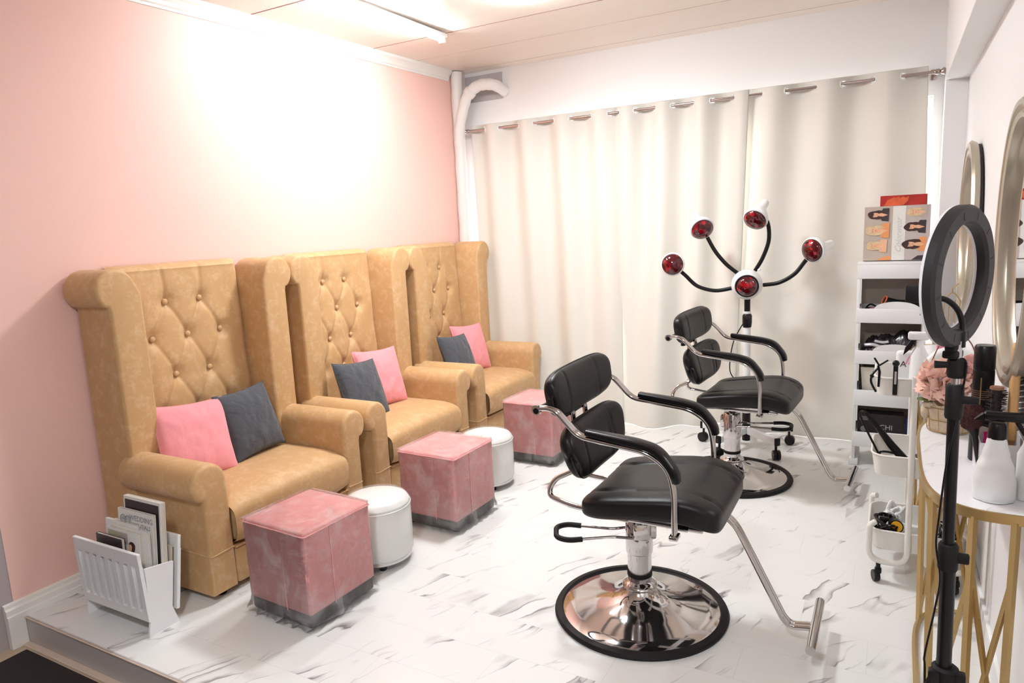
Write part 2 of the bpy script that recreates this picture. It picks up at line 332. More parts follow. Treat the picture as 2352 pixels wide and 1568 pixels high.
    def poly(s, pts, th=0.0, T=None, ax=2):
        """flat polygon given as 3-D points, thickened along a vector"""
        n = len(pts)
        if not th: return s.add(pts, [tuple(range(n))], T)
        d = Vector(th); vs = [Vector(p) for p in pts] + [Vector(p)+d for p in pts]
        fs = [tuple(range(n-1, -1, -1)), tuple(range(n, 2*n))] + [(i, (i+1) % n, (i+1) % n+n, i+n) for i in range(n)]
        return s.add(vs, fs, T)
    def build(s, name, m, parent=None, smooth=True, label=None, loc=None):
        me = bpy.data.meshes.new(name); me.from_pydata(s.v, [], s.f); me.update()
        bm = bmesh.new(); bm.from_mesh(me); bmesh.ops.recalc_face_normals(bm, faces=bm.faces[:]); bm.to_mesh(me); bm.free()
        me.materials.append(M[m] if isinstance(m, str) else m)
        if smooth:
            me.polygons.foreach_set('use_smooth', [True]*len(me.polygons))
            try: me.set_sharp_from_angle(angle=math.radians(38))
            except Exception: pass
        o = bpy.data.objects.new(name, me); COL.objects.link(o)
        if parent: o.parent = parent
        if loc: o.location = loc
        if label: o['label'] = label
        return o
def bez(pts, k=6):
    """Catmull-Rom through points"""
    P = [Vector(p) for p in pts]; out = []
    for i in range(len(P)-1):
        a = P[max(i-1, 0)]; b = P[i]; c = P[i+1]; d = P[min(i+2, len(P)-1)]
        for j in range(k):
            t = j/k; out.append(0.5*((2*b)+(c-a)*t+(2*a-5*b+4*c-d)*t*t+(3*b-a-3*c+d)*t**3))
    out.append(P[-1]); return out
def fillet(pts, r=0.03, k=6):
    """polyline with rounded corners"""
    P = [Vector(p) for p in pts]; out = [P[0]]
    for i in range(1, len(P)-1):
        a, b, c = P[i-1], P[i], P[i+1]
        q = min(r, (a-b).length*0.48, (c-b).length*0.48)
        p0 = b+(a-b).normalized()*q; p1 = b+(c-b).normalized()*q
        for j in range(k+1):
            t = j/k; out.append(p0*(1-t)**2+b*2*t*(1-t)+p1*t*t)
    out.append(P[-1]); return out
def tag(o, label, cat, group=None):
    o['label'] = label; o['category'] = cat
    if group: o['group'] = group
    return o
def thing(name, label, cat, loc=(0, 0, 0), rz=0, group=None):
    o = bpy.data.objects.new(name, None); COL.objects.link(o); o.empty_display_size = 0.1
    o.location = loc; o.rotation_euler = (0, 0, rz); return tag(o, label, cat, group)
def struct(mb, name, m, smooth=False):
    o = mb.build(name, m, None, smooth); o['kind'] = 'structure'; return o
def copy_tree(o, parent=None):
    c = o.copy(); COL.objects.link(c); c.parent = parent
    for ch in list(o.children): copy_tree(ch, c)
    return c
def align(p, d, upv=(0, 0, 1)):
    """matrix putting local +z along d at p"""
    z = Vector(d).normalized(); x = Vector(upv).cross(z)
    x = x.normalized() if x.length > 1e-4 else Vector((1, 0, 0)); y = z.cross(x)
    return Matrix(((x.x, y.x, z.x, p[0]), (x.y, y.y, z.y, p[1]), (x.z, y.z, z.z, p[2]), (0, 0, 0, 1)))
def text(body, size, T, m, parent, name='lettering', shear=0.0, extrude=0.0004, sx=1.0):
    c = bpy.data.curves.new(name, 'FONT'); c.body = body; c.size = size; c.extrude = extrude; c.shear = shear
    c.align_x = 'CENTER'; c.align_y = 'CENTER'; c.resolution_u = 2
    t = bpy.data.objects.new('tmp', c); COL.objects.link(t)
    dg = bpy.context.evaluated_depsgraph_get(); me = bpy.data.meshes.new_from_object(t.evaluated_get(dg))
    bpy.data.objects.remove(t); me.transform(T @ Matrix.Diagonal((sx, 1, 1, 1))); me.materials.clear(); me.materials.append(M[m])
    o = bpy.data.objects.new(name, me); COL.objects.link(o); o.parent = parent; return o

# ------------------------------------------------------------------ the room
XL, XR, YS, YB = -3.142, 0.336, 1.322, 5.0
def cz(y): return 2.69+(y-2.3)*0.018          # the ceiling rises gently to the back
struct(MB().box(((XL+XR)/2, (YS+0.008+YB)/2, -0.03), (XR-XL, YB-YS-0.008, 0.06)), 'floor', 'marble')
struct(MB().box(((XL+XR)/2, YS+0.004, -0.06), (XR-XL, 0.008, 0.12)), 'trim_1', 'step')
struct(MB().box(((XL+XR)/2, YS-0.001, -0.003), (XR-XL, 0.008, 0.006), 0.002), 'trim_2', 'stepedge')
struct(MB().box(((XL+XR)/2, YS-0.012, -0.118), (XR-XL, 0.03, 0.012), 0.004), 'trim_3', 'stepedge')
struct(MB().box(((XL+XR)/2, -0.35, -0.15), (XR-XL+0.4, 3.4, 0.06)), 'floor_lower', 'lowfloor')
struct(MB().box((XL-0.03, (1.30+YB)/2, 1.35), (0.06, YB-1.30, 2.9)), 'wall_left', 'pink_wall')
struct(MB().box((XL-0.032, -0.35, 1.35), (0.06, 3.3, 2.94)), 'wall_left_entrance', 'grey_wall')
struct(MB().box((XR+0.03, 1.5, 1.35), (0.06, 7.2, 2.94)), 'wall_right', 'white_wall')
struct(MB().box(((XL+XR)/2, -2.03, 1.35), (XR-XL+0.2, 0.06, 2.94)), 'wall_front', 'dim_wall')
# back wall with the tall window opening behind the curtains
W0, W1, WZ = -3.02, 0.17, 2.16
struct(MB().box(((XL+XR)/2, YB+0.06, (WZ+2.85)/2), (XR-XL, 0.12, 2.85-WZ)).box(((XL+W0)/2, YB+0.06, WZ/2), (W0-XL, 0.12, WZ))
       .box(((XR+W1)/2, YB+0.06, WZ/2), (XR-W1, 0.12, WZ)).box(((W0+W1)/2, YB+0.06, 0.05), (W1-W0, 0.12, 0.10)), 'wall_back', 'white_wall')
win = MB()
nW = 4; ww = (W1-W0)/nW
for k in range(nW+1): win.box((W0+ww*k, YB+0.09, WZ/2+0.05), (0.045, 0.05, WZ-0.10), 0.004)
for z in (0.12, WZ-0.02): win.box(((W0+W1)/2, YB+0.09, z), (W1-W0+0.01, 0.042, 0.05), 0.004)
wo = struct(win, 'window_1', 'trim')
for k in range(nW):
    MB().box((W0+ww*(k+0.5), YB+0.09, WZ/2+0.05), (ww-0.05, 0.006, WZ-0.18)).build('pane', 'glass', wo, False)
# ceiling, sloped sheets with dark joints
def slab(y0, y1, x0=XL-0.05, x1=XR+0.05, th=0.05):
    return MB().add([(x0, y0, cz(y0)), (x1, y0, cz(y0)), (x1, y1, cz(y1)), (x0, y1, cz(y1)), (x0, y0, cz(y0)+th), (x1, y0, cz(y0)+th), (x1, y1, cz(y1)+th), (x0, y1, cz(y1)+th)],
                    [(0, 1, 2, 3), (7, 6, 5, 4), (0, 4, 5, 1), (1, 5, 6, 2), (2, 6, 7, 3), (3, 7, 4, 0)])
struct(slab(-2.05, YB+0.1), 'ceiling', 'ceiling')
for i, (y, wdt) in enumerate(((0.85, .005), (1.85, .006), (2.835, .007), (3.85, .005), (4.34, .0025), (4.86, .002))):
    struct(MB().box(((XL+XR)/2, y, cz(y)-0.0005), (XR-XL, wdt, 0.002)), 'trim_%d' % (i+4), 'seam' if wdt > .003 else 'greybg')
# crown moulding on the pink wall
cr = MB(); cp = [(0, 0), (0.008, 0), (0.010, 0.012), (0.018, 0.018), (0.022, 0.035), (0.034, 0.05), (0.046, 0.058), (0.048, 0.075), (0, 0.075)]
vs = []; ys = (1.30, 4.80)
for y in ys: vs += [(XL+a, y, cz(y)-0.075+b) for a, b in cp]
n = len(cp); cr.add(vs, [(i, (i+1) % n, (i+1) % n+n, i+n) for i in range(n)]+[tuple(range(n)), tuple(range(2*n-1, n-1, -1))])
struct(cr, 'trim_10', 'trim')
# baseboard, left: stepped profile, wraps down at the step
bb = MB(); bp_ = [(0, 0), (0.030, 0), (0.030, 0.022), (0.024, 0.026), (0.024, 0.048), (0.015, 0.054), (0.015, 0.068), (0, 0.072)]
n = len(bp_); vs = []
for y in (1.258, 4.98): vs += [(XL+a, y, b) for a, b in bp_]
bb.add(vs, [(i, (i+1) % n, (i+1) % n+n, i+n) for i in range(n)]+[tuple(range(n)), tuple(range(2*n-1, n-1, -1))])
bb.box((XL+0.015, 1.290, -0.06), (0.030, 0.064, 0.12), 0.003)
struct(bb, 'baseboard_left', 'trim')
struct(MB().box((XR-0.006, 3.15, 0.04), (0.012, 3.65, 0.08), 0.002), 'baseboard_right', 'white_wall')
# beam under the ceiling and the corner pilaster it ends on
struct(MB().box((0.28, 3.4, 2.5), (0.118, 2.95, 0.56), 0.003), 'trim_11', 'white_wall')
struct(MB().box((-2.93, YB-0.004, 2.61), (0.34, 0.008, 0.20)), 'trim_13', 'grey_patch')  # flat grey plate standing for the recess behind the pipe elbow
struct(MB().box((0.28, 4.94, 1.36), (0.114, 0.12, 2.72), 0.003), 'trim_12', 'white_wall')

# doormat on the lower floor
dm = MB().box((-1.75, 0.32, -0.112), (2.6, 1.92, 0.016), 0.006)
tag(dm.build('doormat', 'darkmat'), 'very dark brown mat lying on the lower floor below the step', 'mat')

# ------------------------------------------------------------------ lights of the ceiling
t = thing('tube_light', 'long white fluorescent batten glowing on the ceiling near the pink wall', 'ceiling light', (-2.52, 3.20, cz(3.2)))
MB().box((0, 0, -0.012), (0.06, 1.26, 0.024), 0.004).build('housing', 'white', t)
MB().tube([(0, -0.6, -0.034), (0, 0.6, -0.034)], 0.014, 12).build('tube', 'tubeglow', t)
for sy in (-1, 1): MB().box((0, sy*0.615, -0.036), (0.04, 0.03, 0.04), 0.006).build('end_cap', 'white', t)
t = thing('round_ceiling_light', 'round glowing white light fitting at the top edge of the photo', 'ceiling light', (-1.72, 3.40, cz(3.40)))
MB().lathe([(0.17, 0), (0.17, -0.02), (0.165, -0.022)], 40).build('housing', 'white', t)
MB().lathe([(0.16, -0.022), (0.155, -0.032), (0.12, -0.042), (0.05, -0.047), (0.001, -0.048)], 40).build('diffuser', 'roundglow', t)

c = copy_tree(t); c.location = (-0.55, -0.1, cz(-0.1)); tag(c, 'added round ceiling light, unseen behind the camera, filling the front of the room', 'ceiling light')  # unseen copy of the fitting, added to light the front of the room

# ------------------------------------------------------------------ wrapped pipe in the corner
t = thing('wrapped_pipe', 'white cloth-wrapped pipe with a bent branch in the far left corner', 'pipe', (-3.10, 4.86, 0))
pts = [(0, 0, z) for z in [0.0+0.09*k for k in range(31)]]
pts = [p for p in pts if p[2] < 2.72]+[(0, 0, 2.73)]
MB().tube(pts, [0.047+0.003*math.sin(i*2.1) for i in range(len(pts))], 16).build('vertical_pipe', 'wrap', t)
br = bez([(0.0, -0.01, 2.16), (0.02, -0.02, 2.30), (0.07, -0.03, 2.44), (0.12, -0.03, 2.54), (0.20, -0.02, 2.595), (0.27, 0.0, 2.605), (0.33, 0.05, 2.595), (0.36, 0.14, 2.56)], 5)
MB().tube(br, [0.043+0.002*math.sin(i*1.7) for i in range(len(br))], 16).build('branch_pipe', 'wrap', t)
MB().tube([br[15], br[17]], 0.049, 16).build('collar', 'wrap', t)

# ------------------------------------------------------------------ curtains
RODY, RODZ = 4.90, 2.275
t = thing('curtain_rod', 'shiny metal curtain rod across the back wall', 'curtain rod', (0, RODY, RODZ))
MB().tube([(-3.05, 0, 0), (0.19, 0, 0)], 0.0105, 12).build('rod', 'nickel', t)
for x in (-3.055, 0.195):
    MB().lathe([(0.012, -0.03), (0.017, -0.02), (0.017, -0.005), (0.010, 0), (0.020, 0.012), (0.022, 0.02), (0.012, 0.03)], 16, align((x, 0, 0), (1 if x > 0 else -1, 0, 0))).build('finial', 'nickel', t)
for x in (-3.03, 0.165):
    MB().box((x, 0.05, 0), (0.018, 0.10, 0.018), 0.003).box((x, 0.094, 0), (0.03, 0.01, 0.06), 0.003).build('bracket', 'nickel', t)
def panel(x0, x1, lab, grp, ph, waves, zb, bottom_dy, seedv, cluster=None, bx0=None, bx1=None):
    """eyelet curtain: a sine wave through the rod that loosens downward"""
    t = thing('eyelet_curtain', lab, 'curtain', ((x0+x1)/2, RODY, 0), 0, grp)
    xc = (x0+x1)/2; Wd = x1-x0; bx0 = x0 if bx0 is None else bx0; bx1 = x1 if bx1 is None else bx1
    ztop = 2.315
    zs = [ztop-0.006*k for k in range(17)]
    z = zs[-1]
    while z > zb+0.045: z -= 0.035; zs.append(z)
    zs.append(zb)
    nu = int(Wd/0.0065); cross = []
    def wave(u, z):
        d = (ztop-z)/(ztop-zb)
        a = 0.042*(1-0.25*d)
        nz = noise.noise(Vector((u*3.1+seedv, d*1.5, seedv)))*0.035*d + noise.noise(Vector((u*9+seedv, d*2.2, 3+seedv)))*0.018*d
        s_ = math.sin(2*PI*(u*waves)+ph)
        s2 = math.sin(2*PI*(u*waves*0.5+0.13*d)+ph*0.7+seedv)
        return a*(s_*(1-0.35*d)+0.5*d*s2) + nz + bottom_dy(u)*max(0, d-0.05)**1.6
    holes = []
    for k in range(-2, int(2*waves)+3):
        u = (k*PI-ph)/(2*PI*waves)
        if 0.01 < u < 0.99: holes.append(u)
    vs = []; nz_ = len(zs)
    for j, z in enumerate(zs):
        d = (ztop-z)/(ztop-zb)
        for i in range(nu+1):
            u = i/nu; xa = x0+Wd*u; xb = bx0+(bx1-bx0)*u
            x = xa+(xb-xa)*d - xc
            topw = 0.010*math.sin(2*PI*u*waves*1.0+ph)*max(0, 1-j/8) if j < 8 else 0
            vs.append((x, wave(u, z), z+topw*0.6))
    fs = []
    for j in range(nz_-1):
        for i in range(nu):
            um = (i+0.5)/nu; zm = (zs[j]+zs[j+1])/2
            if j < 16 and any(((um-h)*Wd*1.55)**2+(zm-RODZ)**2 < 0.0195**2 for h in holes): continue
            a = j*(nu+1)+i; fs.append((a, a+1, a+nu+2, a+nu+1))
    mb = MB().add(vs, fs); o = mb.build('cloth', 'curtain', t)
    sd = o.modifiers.new('thickness', 'SOLIDIFY'); sd.thickness = 0.0016; sd.offset = 0
    for h in holes:
        e = 0.002; p0 = Vector((x0+Wd*(h-e)-xc, wave(h-e, RODZ), 0)); p1 = Vector((x0+Wd*(h+e)-xc, wave(h+e, RODZ), 0))
        tn = (p1-p0).normalized(); c = Vector((x0+Wd*h-xc, wave(h, RODZ), RODZ))
        ring = [c+tn*math.cos(a)*0.0225+Vector((0, 0, math.sin(a)*0.0225)) for a in [2*PI*q/20 for q in range(20)]]
        MB().tube(ring, 0.0042, 8, True).build('eyelet', 'white', t)
    hem = [(bx0+(bx1-bx0)*u-xc, wave(u, zb+0.003), zb+0.003) for u in [q/80 for q in range(81)]]
    MB().tube(hem, 0.004, 6).build('hem', 'curtain', t)
    return t
g = 'cream eyelet curtains on the back wall'
panel(-3.02, -1.80, 'cream eyelet curtain panel behind the tan wing chairs, leftmost on the rod', g, 0.4, 4.05, 0.004, lambda u: 0.015-0.30*max(0, u-0.5), 1.3, bx0=-2.98, bx1=-1.74)
panel(-1.81, -0.865, 'cream eyelet curtain panel hanging behind the near salon chair, middle one of three', g, 2.2, 3.55, 0.004, lambda u: -0.18*math.exp(-((u-0.30)/0.22)**2)+0.005, 4.1, bx0=-1.84, bx1=-0.95)
panel(-0.895, 0.135, 'cream eyelet curtain panel behind the red heat lamps, rightmost on the rod', g, 1.2, 3.2, 0.004, lambda u: -0.03*math.exp(-((u-0.36)/0.25)**2)+0.025, 7.7, bx0=-1.08, bx1=0.19)

# ------------------------------------------------------------------ wing chairs
def outline(th, roll_c, roll_r, ztop0, a0, a1, z0=0.03):
    pr = [(0, z0), (0, roll_c[1]-0.02)]
    k = 22
    for i in range(k+1):
        a = math.radians(a0+(a1-a0)*i/k); pr.append((roll_c[0]+roll_r*math.cos(a), roll_c[1]+roll_r*math.sin(a)))
    pr += [(th+0.004, roll_c[1]-roll_r*0.78), (th, roll_c[1]-roll_r*1.0), (th, z0)]
    return pr
def make_wing_chair():
    t = thing('wing_chair', '', 'armchair')
    # tufted back
    def bx(z): return 0.125-0.055*(z-0.35)/1.06
    btn = []
    rows = [(1.225, (-0.095, 0.095)), (1.055, (-0.19, 0, 0.19)), (0.87, (-0.095, 0.095)), (0.69, (-0.19, 0, 0.19))]
    for z, ys_ in rows:
        for y in ys_: btn.append((y, z))
    segs = []
    for i, a in enumerate(btn):
        for b in btn[i+1:]:
            if 0.12 < abs(a[1]-b[1]) < 0.22 and abs(a[0]-b[0]) < 0.12: segs.append((a, b))
    for y in rows[0][1]: segs.append(((y, 1.225), (y*1.12, 1.40)))
    def surf(u, v):
        y = -0.345+0.69*u; z = 0.34+1.07*v
        d = 0.0
        for (by, bz) in btn:
            q = (y-by)**2+(z-bz)**2; d += 0.026*math.exp(-q/0.0016)
        best = 0
        for a, b in segs:
            ax, az = a; dx, dz = b[0]-ax, b[1]-az; L2 = dx*dx+dz*dz
            k = max(0, min(1, ((y-ax)*dx+(z-az)*dz)/L2)); q = (y-ax-k*dx)**2+(z-az-k*dz)**2
            best = max(best, 0.007*math.exp(-q/0.00012)+0.0025*math.exp(-q/0.0010))
        edge = 0.03*(1-(1-min(1, (0.345-abs(y))/0.05))**2)-0.03
        x = bx(z)+edge-d*0.9-best+0.006*noise.noise(Vector((y*7, z*5, 2)))
        zt = z
        if v > 0.965:
            a = (v-0.965)/0.035*PI/2; x = x*(math.cos(a)) + 0.004; zt = 0.34+1.07*0.965+0.032*math.sin(a)*1.15
        return (x, y, zt)
    mb = MB(); mb.grid(surf, 116, 170)
    mb.box((0.028, 0, 0.87), (0.045, 0.68, 1.02), 0.015)
    mb.build('backrest', 'tan', t)
    for (by, bz) in btn:
        MB().ball((0, 0, 0), 0.0145, 16, Matrix.Translation((bx(bz)-0.019, by, bz)), (0.6, 1, 1)).build('button', 'tanb', t)
    wing = outline(0.15, (0.11, 1.315), 0.09, 0, 165, -48)
    arm = outline(0.12, (0.085, 0.515), 0.085, 0, 176, -45)
    for s_ in (-1, 1):
        T = Matrix(((1, 0, 0, 0), (0, s_, 0, s_*0.335), (0, 0, 1, 0), (0, 0, 0, 1)))
        MB().prism(wing, 0.012, 0.262, 0.016, T).build('wing', 'tan', t)
        T = Matrix(((1, 0, 0, 0), (0, s_, 0, s_*0.355), (0, 0, 1, 0), (0, 0, 0, 1)))
        a = MB().prism(arm, 0.20, 0.705, 0.02, T).build('arm', 'tan', t)
        MB().tube(fillet([(0.706, s_*0.362, 0.212), (0.705, s_*0.474, 0.206), (0.26, s_*0.4755, 0.215)], 0.02), 0.0035, 8).build('welt', 'tan', a)
    def seatf(u, v):
        a = 2*PI*v; n_ = 4.5
        # cross section in x-z as superellipse, swept along y
        c, s2 = math.cos(a), math.sin(a)
        px = math.copysign(abs(c)**(2/n_), c); pz = math.copysign(abs(s2)**(2/n_), s2)
        y = -0.352+0.704*u; e = 1-0.10*max(0, (abs(y)-0.28)/0.072)**2
        x = 0.41+0.315*px; z = 0.305+0.112*pz*e
        if pz > 0: z += 0.016*math.cos(y/0.352*PI/2)*(0.6+0.4*px) - 0.02*max(0, px-0.6)
        if px > 0.75: x += 0.012*math.cos(y/0.352*PI/2)
        return (x, y, z)
    mb = MB().grid(seatf, 24, 48, closev=True); mb.box((0.41, 0, 0.3), (0.56, 0.68, 0.18), 0.03)
    mb.build('seat_cushion', 'tan', t)
    fr = MB().box((0.40, 0, 0.115), (0.60, 0.71, 0.17), 0.02).build('front_rail', 'tan', t)
    MB().tube([(0.702, -0.35, 0.20), (0.702, 0.35, 0.20)], 0.0045, 8).build('welt', 'tan', fr)
    for sx in (0.07, 0.64):
        for s_ in (-1, 1): MB().lathe([(0.022, 0), (0.028, 0.035)], 12, Matrix.Translation((sx, s_*0.40, 0))).build('leg', 'black', t)
    return t
wc = make_wing_chair()
WL = ['tan high-back wing chair nearest the camera, beside the white magazine rack',
      'tan high-back wing chair in the middle, between two others', 'tan high-back wing chair farthest away, next to the curtains']
for i, yc in enumerate((2.20, 3.265, 4.33)):
    o = wc if i == 0 else copy_tree(wc)
    o.location = (-3.138, yc, 0); tag(o, WL[i], 'armchair', 'tan wing chairs along the pink wall')

# ------------------------------------------------------------------ cushions
def make_pillow(mname, seedv, size=0.35, th=0.062):
    def f(sgn):
        def g_(u, v):
            a = 2*u-1; b = 2*v-1
            x = size/2*a*(1-0.085*(1-b*b)*abs(a)**2); y = size/2*b*(1-0.085*(1-a*a)*abs(b)**2)
            tt = max(0, (1-a**2)*(1-b**2))**0.42*th
            tt += (noise.noise(Vector((x*16+seedv, y*16, sgn)))*0.007+noise.noise(Vector((x*34+seedv, y*20, sgn+4)))*0.004)*(1-a**4)*(1-b**4)
            return (x, y, sgn*tt)
        return g_
    mb = MB().grid(f(1), 40, 40).grid(f(-1), 40, 40)
    e = []
    for k in range(4):
        for q in range(20):
            a = -1+2*q/20
            u_, v_ = [(a, -1), (1, a), (-a, 1), (-1, -a)][k]
            e.append((size/2*u_*(1-0.085*(1-v_*v_)*abs(u_)**2), size/2*v_*(1-0.085*(1-u_*u_)*abs(v_)**2), 0))
    return mb, e
def pillow(loc, yaw, lean, roll, mname, lab, seedv, size=0.35, grp=None):
    """stands on its lower edge; yaw = facing, lean = tipping back, roll = spin in its plane"""
    mb, e = make_pillow(mname, seedv, size)
    nm = 'throw_pillow'
    o = mb.build(nm, mname)
    MB().tube(e, 0.0022, 6, True).build('piping', mname, o)
    Mx = Matrix.Translation(loc) @ Matrix.Rotation(yaw, 4, 'Z') @ Matrix.Rotation(-lean, 4, 'Y') @ Matrix.Rotation(PI/2, 4, 'Y') @ Matrix.Rotation(roll+PI/2, 4, 'Z')
    o.matrix_world = Mx
    tag(o, lab, 'cushion', grp)
    return o
R_ = math.radians
pillow((-2.84, 2.005, 0.590), R_(-4), R_(20), R_(-5), 'pinkcloth', 'pink cushion leaning in the nearest wing chair', 1.1, 0.37)
pillow((-2.85, 2.335, 0.590), R_(6), R_(18), R_(1), 'greycloth', 'charcoal cushion leaning in the nearest wing chair', 2.7, 0.35)
pillow((-2.85, 3.37, 0.595), R_(-4), R_(18), R_(-4), 'pinkcloth', 'pink cushion in the middle wing chair, partly behind a grey one', 3.9, 0.38)
pillow((-2.75, 3.075, 0.590), R_(2), R_(22), R_(-6), 'greycloth', 'charcoal cushion in the middle wing chair', 5.2, 0.36)
pillow((-2.85, 4.46, 0.595), R_(-4), R_(18), R_(-4), 'pinkcloth', 'pink cushion in the farthest wing chair, partly behind a grey one', 6.4, 0.38)
pillow((-2.75, 4.13, 0.580), R_(2), R_(22), R_(-5), 'greycloth', 'charcoal cushion in the farthest wing chair', 8.3, 0.36)

# ------------------------------------------------------------------ pink cube ottomans in plastic
def make_ottoman():
    t = thing('cube_ottoman', '', 'ottoman')
    a, h0, h1 = 0.178, 0.062, 0.40
    MB().box((0, 0, (h0+h1)/2), (2*a, 2*a, h1-h0), 0.014, 3).build('body', 'pinkvel', t)
    def sq(z, k): return [(k*a, k*a, z), (-k*a, k*a, z), (-k*a, -k*a, z), (k*a, -k*a, z)]
    MB().tube(fillet(sq(h1-0.012, 1.012)+sq(h1-0.012, 1.012)[:2], 0.015)[1:-1], 0.003, 6).build('top_piping', 'pinkvel', t)
    MB().tube([(a+0.002, -a*0.28, h1-0.012), (a+0.002, -a*0.28, h0)], 0.0022, 6).tube([(a*0.28, -a-0.002, h1-0.012), (a*0.28, -a-0.002, h0)], 0.0022, 6).build('side_seam', 'pinkvel', t)
    MB().box((0, 0, 0.038), (2*a-0.012, 2*a-0.012, 0.05), 0.008).build('base', 'greybase', t)
    for sx in (-1, 1):
        for sy in (-1, 1): MB().lathe([(0.016, 0), (0.02, 0.02)], 12, Matrix.Translation((sx*0.14, sy*0.14, 0))).build('foot', 'black', t)
    # plastic cover: slack bag with creases, gathered below
    def bag(u, v):
        ang = 2*PI*u; n_ = 16
        c, s_ = math.cos(ang), math.sin(ang); k = (abs(c)**n_+abs(s_)**n_)**(-1/n_)
        z = 0.014+(h1+0.0035-0.014)*v
        rr = a+0.0040+0.0022*noise.noise(Vector((c*2, s_*2, z*7)))+0.002*noise.noise(Vector((c*7, s_*7, z*16)))
        if v < 0.14: rr += (0.010+0.006*math.sin(ang*26)+0.006*noise.noise(Vector((c*9, s_*9, z*40))))*(1-v/0.14)
        return (rr*k*c, rr*k*s_, z)
    def lid(u, v):
        x = (2*u-1)*(a+0.0045); y = (2*v-1)*(a+0.0045)
        return (x, y, h1+0.0035+0.0016*noise.noise(Vector((x*14, y*14, 1))))
    MB().grid(bag, 160, 34, closeu=True).grid(lid, 24, 24).build('plastic_cover', 'film', t, label='clear wrinkled plastic cover')
    return t
ot = make_ottoman()
OL = ['pink cube ottoman wrapped in clear plastic, nearest the camera', 'pink cube ottoman wrapped in clear plastic, in front of the middle wing chair',
      'pink cube ottoman wrapped in clear plastic, partly hidden behind the near salon chair']
for i, (x, y, a) in enumerate(((-2.072, 1.925, -3), (-2.025, 2.87, -2), (-2.00, 3.93, -2))):
    o = ot if i == 0 else copy_tree(ot)
    o.location = (x, y, 0); o.rotation_euler = (0, 0, R_(a)); tag(o, OL[i], 'ottoman', 'pink plastic-wrapped cube ottomans')
def make_pouf():
    t = thing('round_pouf', '', 'pouf')
    r, h = 0.155, 0.315
    MB().lathe([(0.001, 0.045), (r-0.006, 0.045), (r, 0.055), (r+0.002, 0.15), (r, h-0.045), (r-0.004, h-0.035), (r-0.002, h-0.028), (r-0.012, h-0.012), (r-0.035, h-0.003), (r*0.6, h+0.004), (0.001, h+0.006)], 56, cap=False).build('body', 'whitevinyl', t)
    MB().tube([((r+0.001)*math.cos(q), (r+0.001)*math.sin(q), h-0.04) for q in [2*PI*i/56 for i in range(56)]], 0.003, 6, True).build('top_piping', 'whitevinyl', t)
    MB().lathe([(r-0.006, 0.03), (r-0.004, 0.047)], 48).build('base_ring', 'steel', t)
    for k in range(4):
        a = PI/4+k*PI/2
        MB().lathe([(0.014, 0), (0.018, 0.006), (0.018, 0.032)], 12, Matrix.Translation((0.115*math.cos(a), 0.115*math.sin(a), 0))).build('foot', 'black', t)
    def bag(u, v):
        q = 2*PI*u; z = 0.03+(h+0.001-0.03)*v; rr = r+0.0035+0.0015*noise.noise(Vector((math.cos(q)*3, math.sin(q)*3, z*9)))
        if v > 0.85: rr -= 0.024*((v-0.85)/0.15)**2
        return (rr*math.cos(q), rr*math.sin(q), z)
    MB().grid(bag, 80, 24, closeu=True).lathe([(r-0.0205, h+0.001), (r-0.04, h+0.005), (0.08, h+0.009), (0.001, h+0.010)], 48, cap=False).build('plastic_cover', 'film2', t, label='clear plastic cover')
    return t
pf = make_pouf()
for i, (x, y) in enumerate(((-2.055, 2.33), (-2.075, 3.36))):
    o = pf if i == 0 else copy_tree(pf)
    o.location = (x, y, 0)
    tag(o, ['round white vinyl pouf standing between the nearest two pink ottomans', 'round white vinyl pouf behind the middle pink ottoman'][i], 'pouf', 'round white poufs')

# ------------------------------------------------------------------ salon chairs
def rail2(pts, r, off, mb=None, n=10):
    """twin parallel tubes side by side along y"""
    mb = mb or MB()
    for s_ in (-1, 1): mb.tube([Vector(p)+Vector((0, s_*off, 0)) for p in pts], r, n)
    return mb
def pad(w_, h_, th, curve, taper, stitch, seedv):
    """black cushion: local y = width, z = height, x = thickness (front +x)"""
    def g_(u, v):
        a = 2*PI*v; b = PI*(u-0.5)
        n1 = 3.2
        cy = math.copysign(abs(math.sin(b))**(2/4.6), math.sin(b)); ck = abs(math.cos(b))**(2/4.6)
        c, s_ = math.cos(a), math.sin(a)
        px = math.copysign(abs(c)**(2/2.4), c); pz = math.copysign(abs(s_)**(2/3.2), s_)
        y = cy*w_/2; z = pz*h_/2*(ck if abs(cy) > 0.7 else max(ck, 0.0)); x = px*th/2*ck**0.7
        y *= 1+taper*pz
        if px > 0 and abs(pz) < 1:
            for st in stitch:
                x -= 0.005*math.exp(-((y-st)/0.006)**2)*px
        x += curve*(y/(w_/2))**2 - 0.012*(pz)**2*0
        return (x, y, z)
    return MB().grid(g_, 90, 60, closev=True)
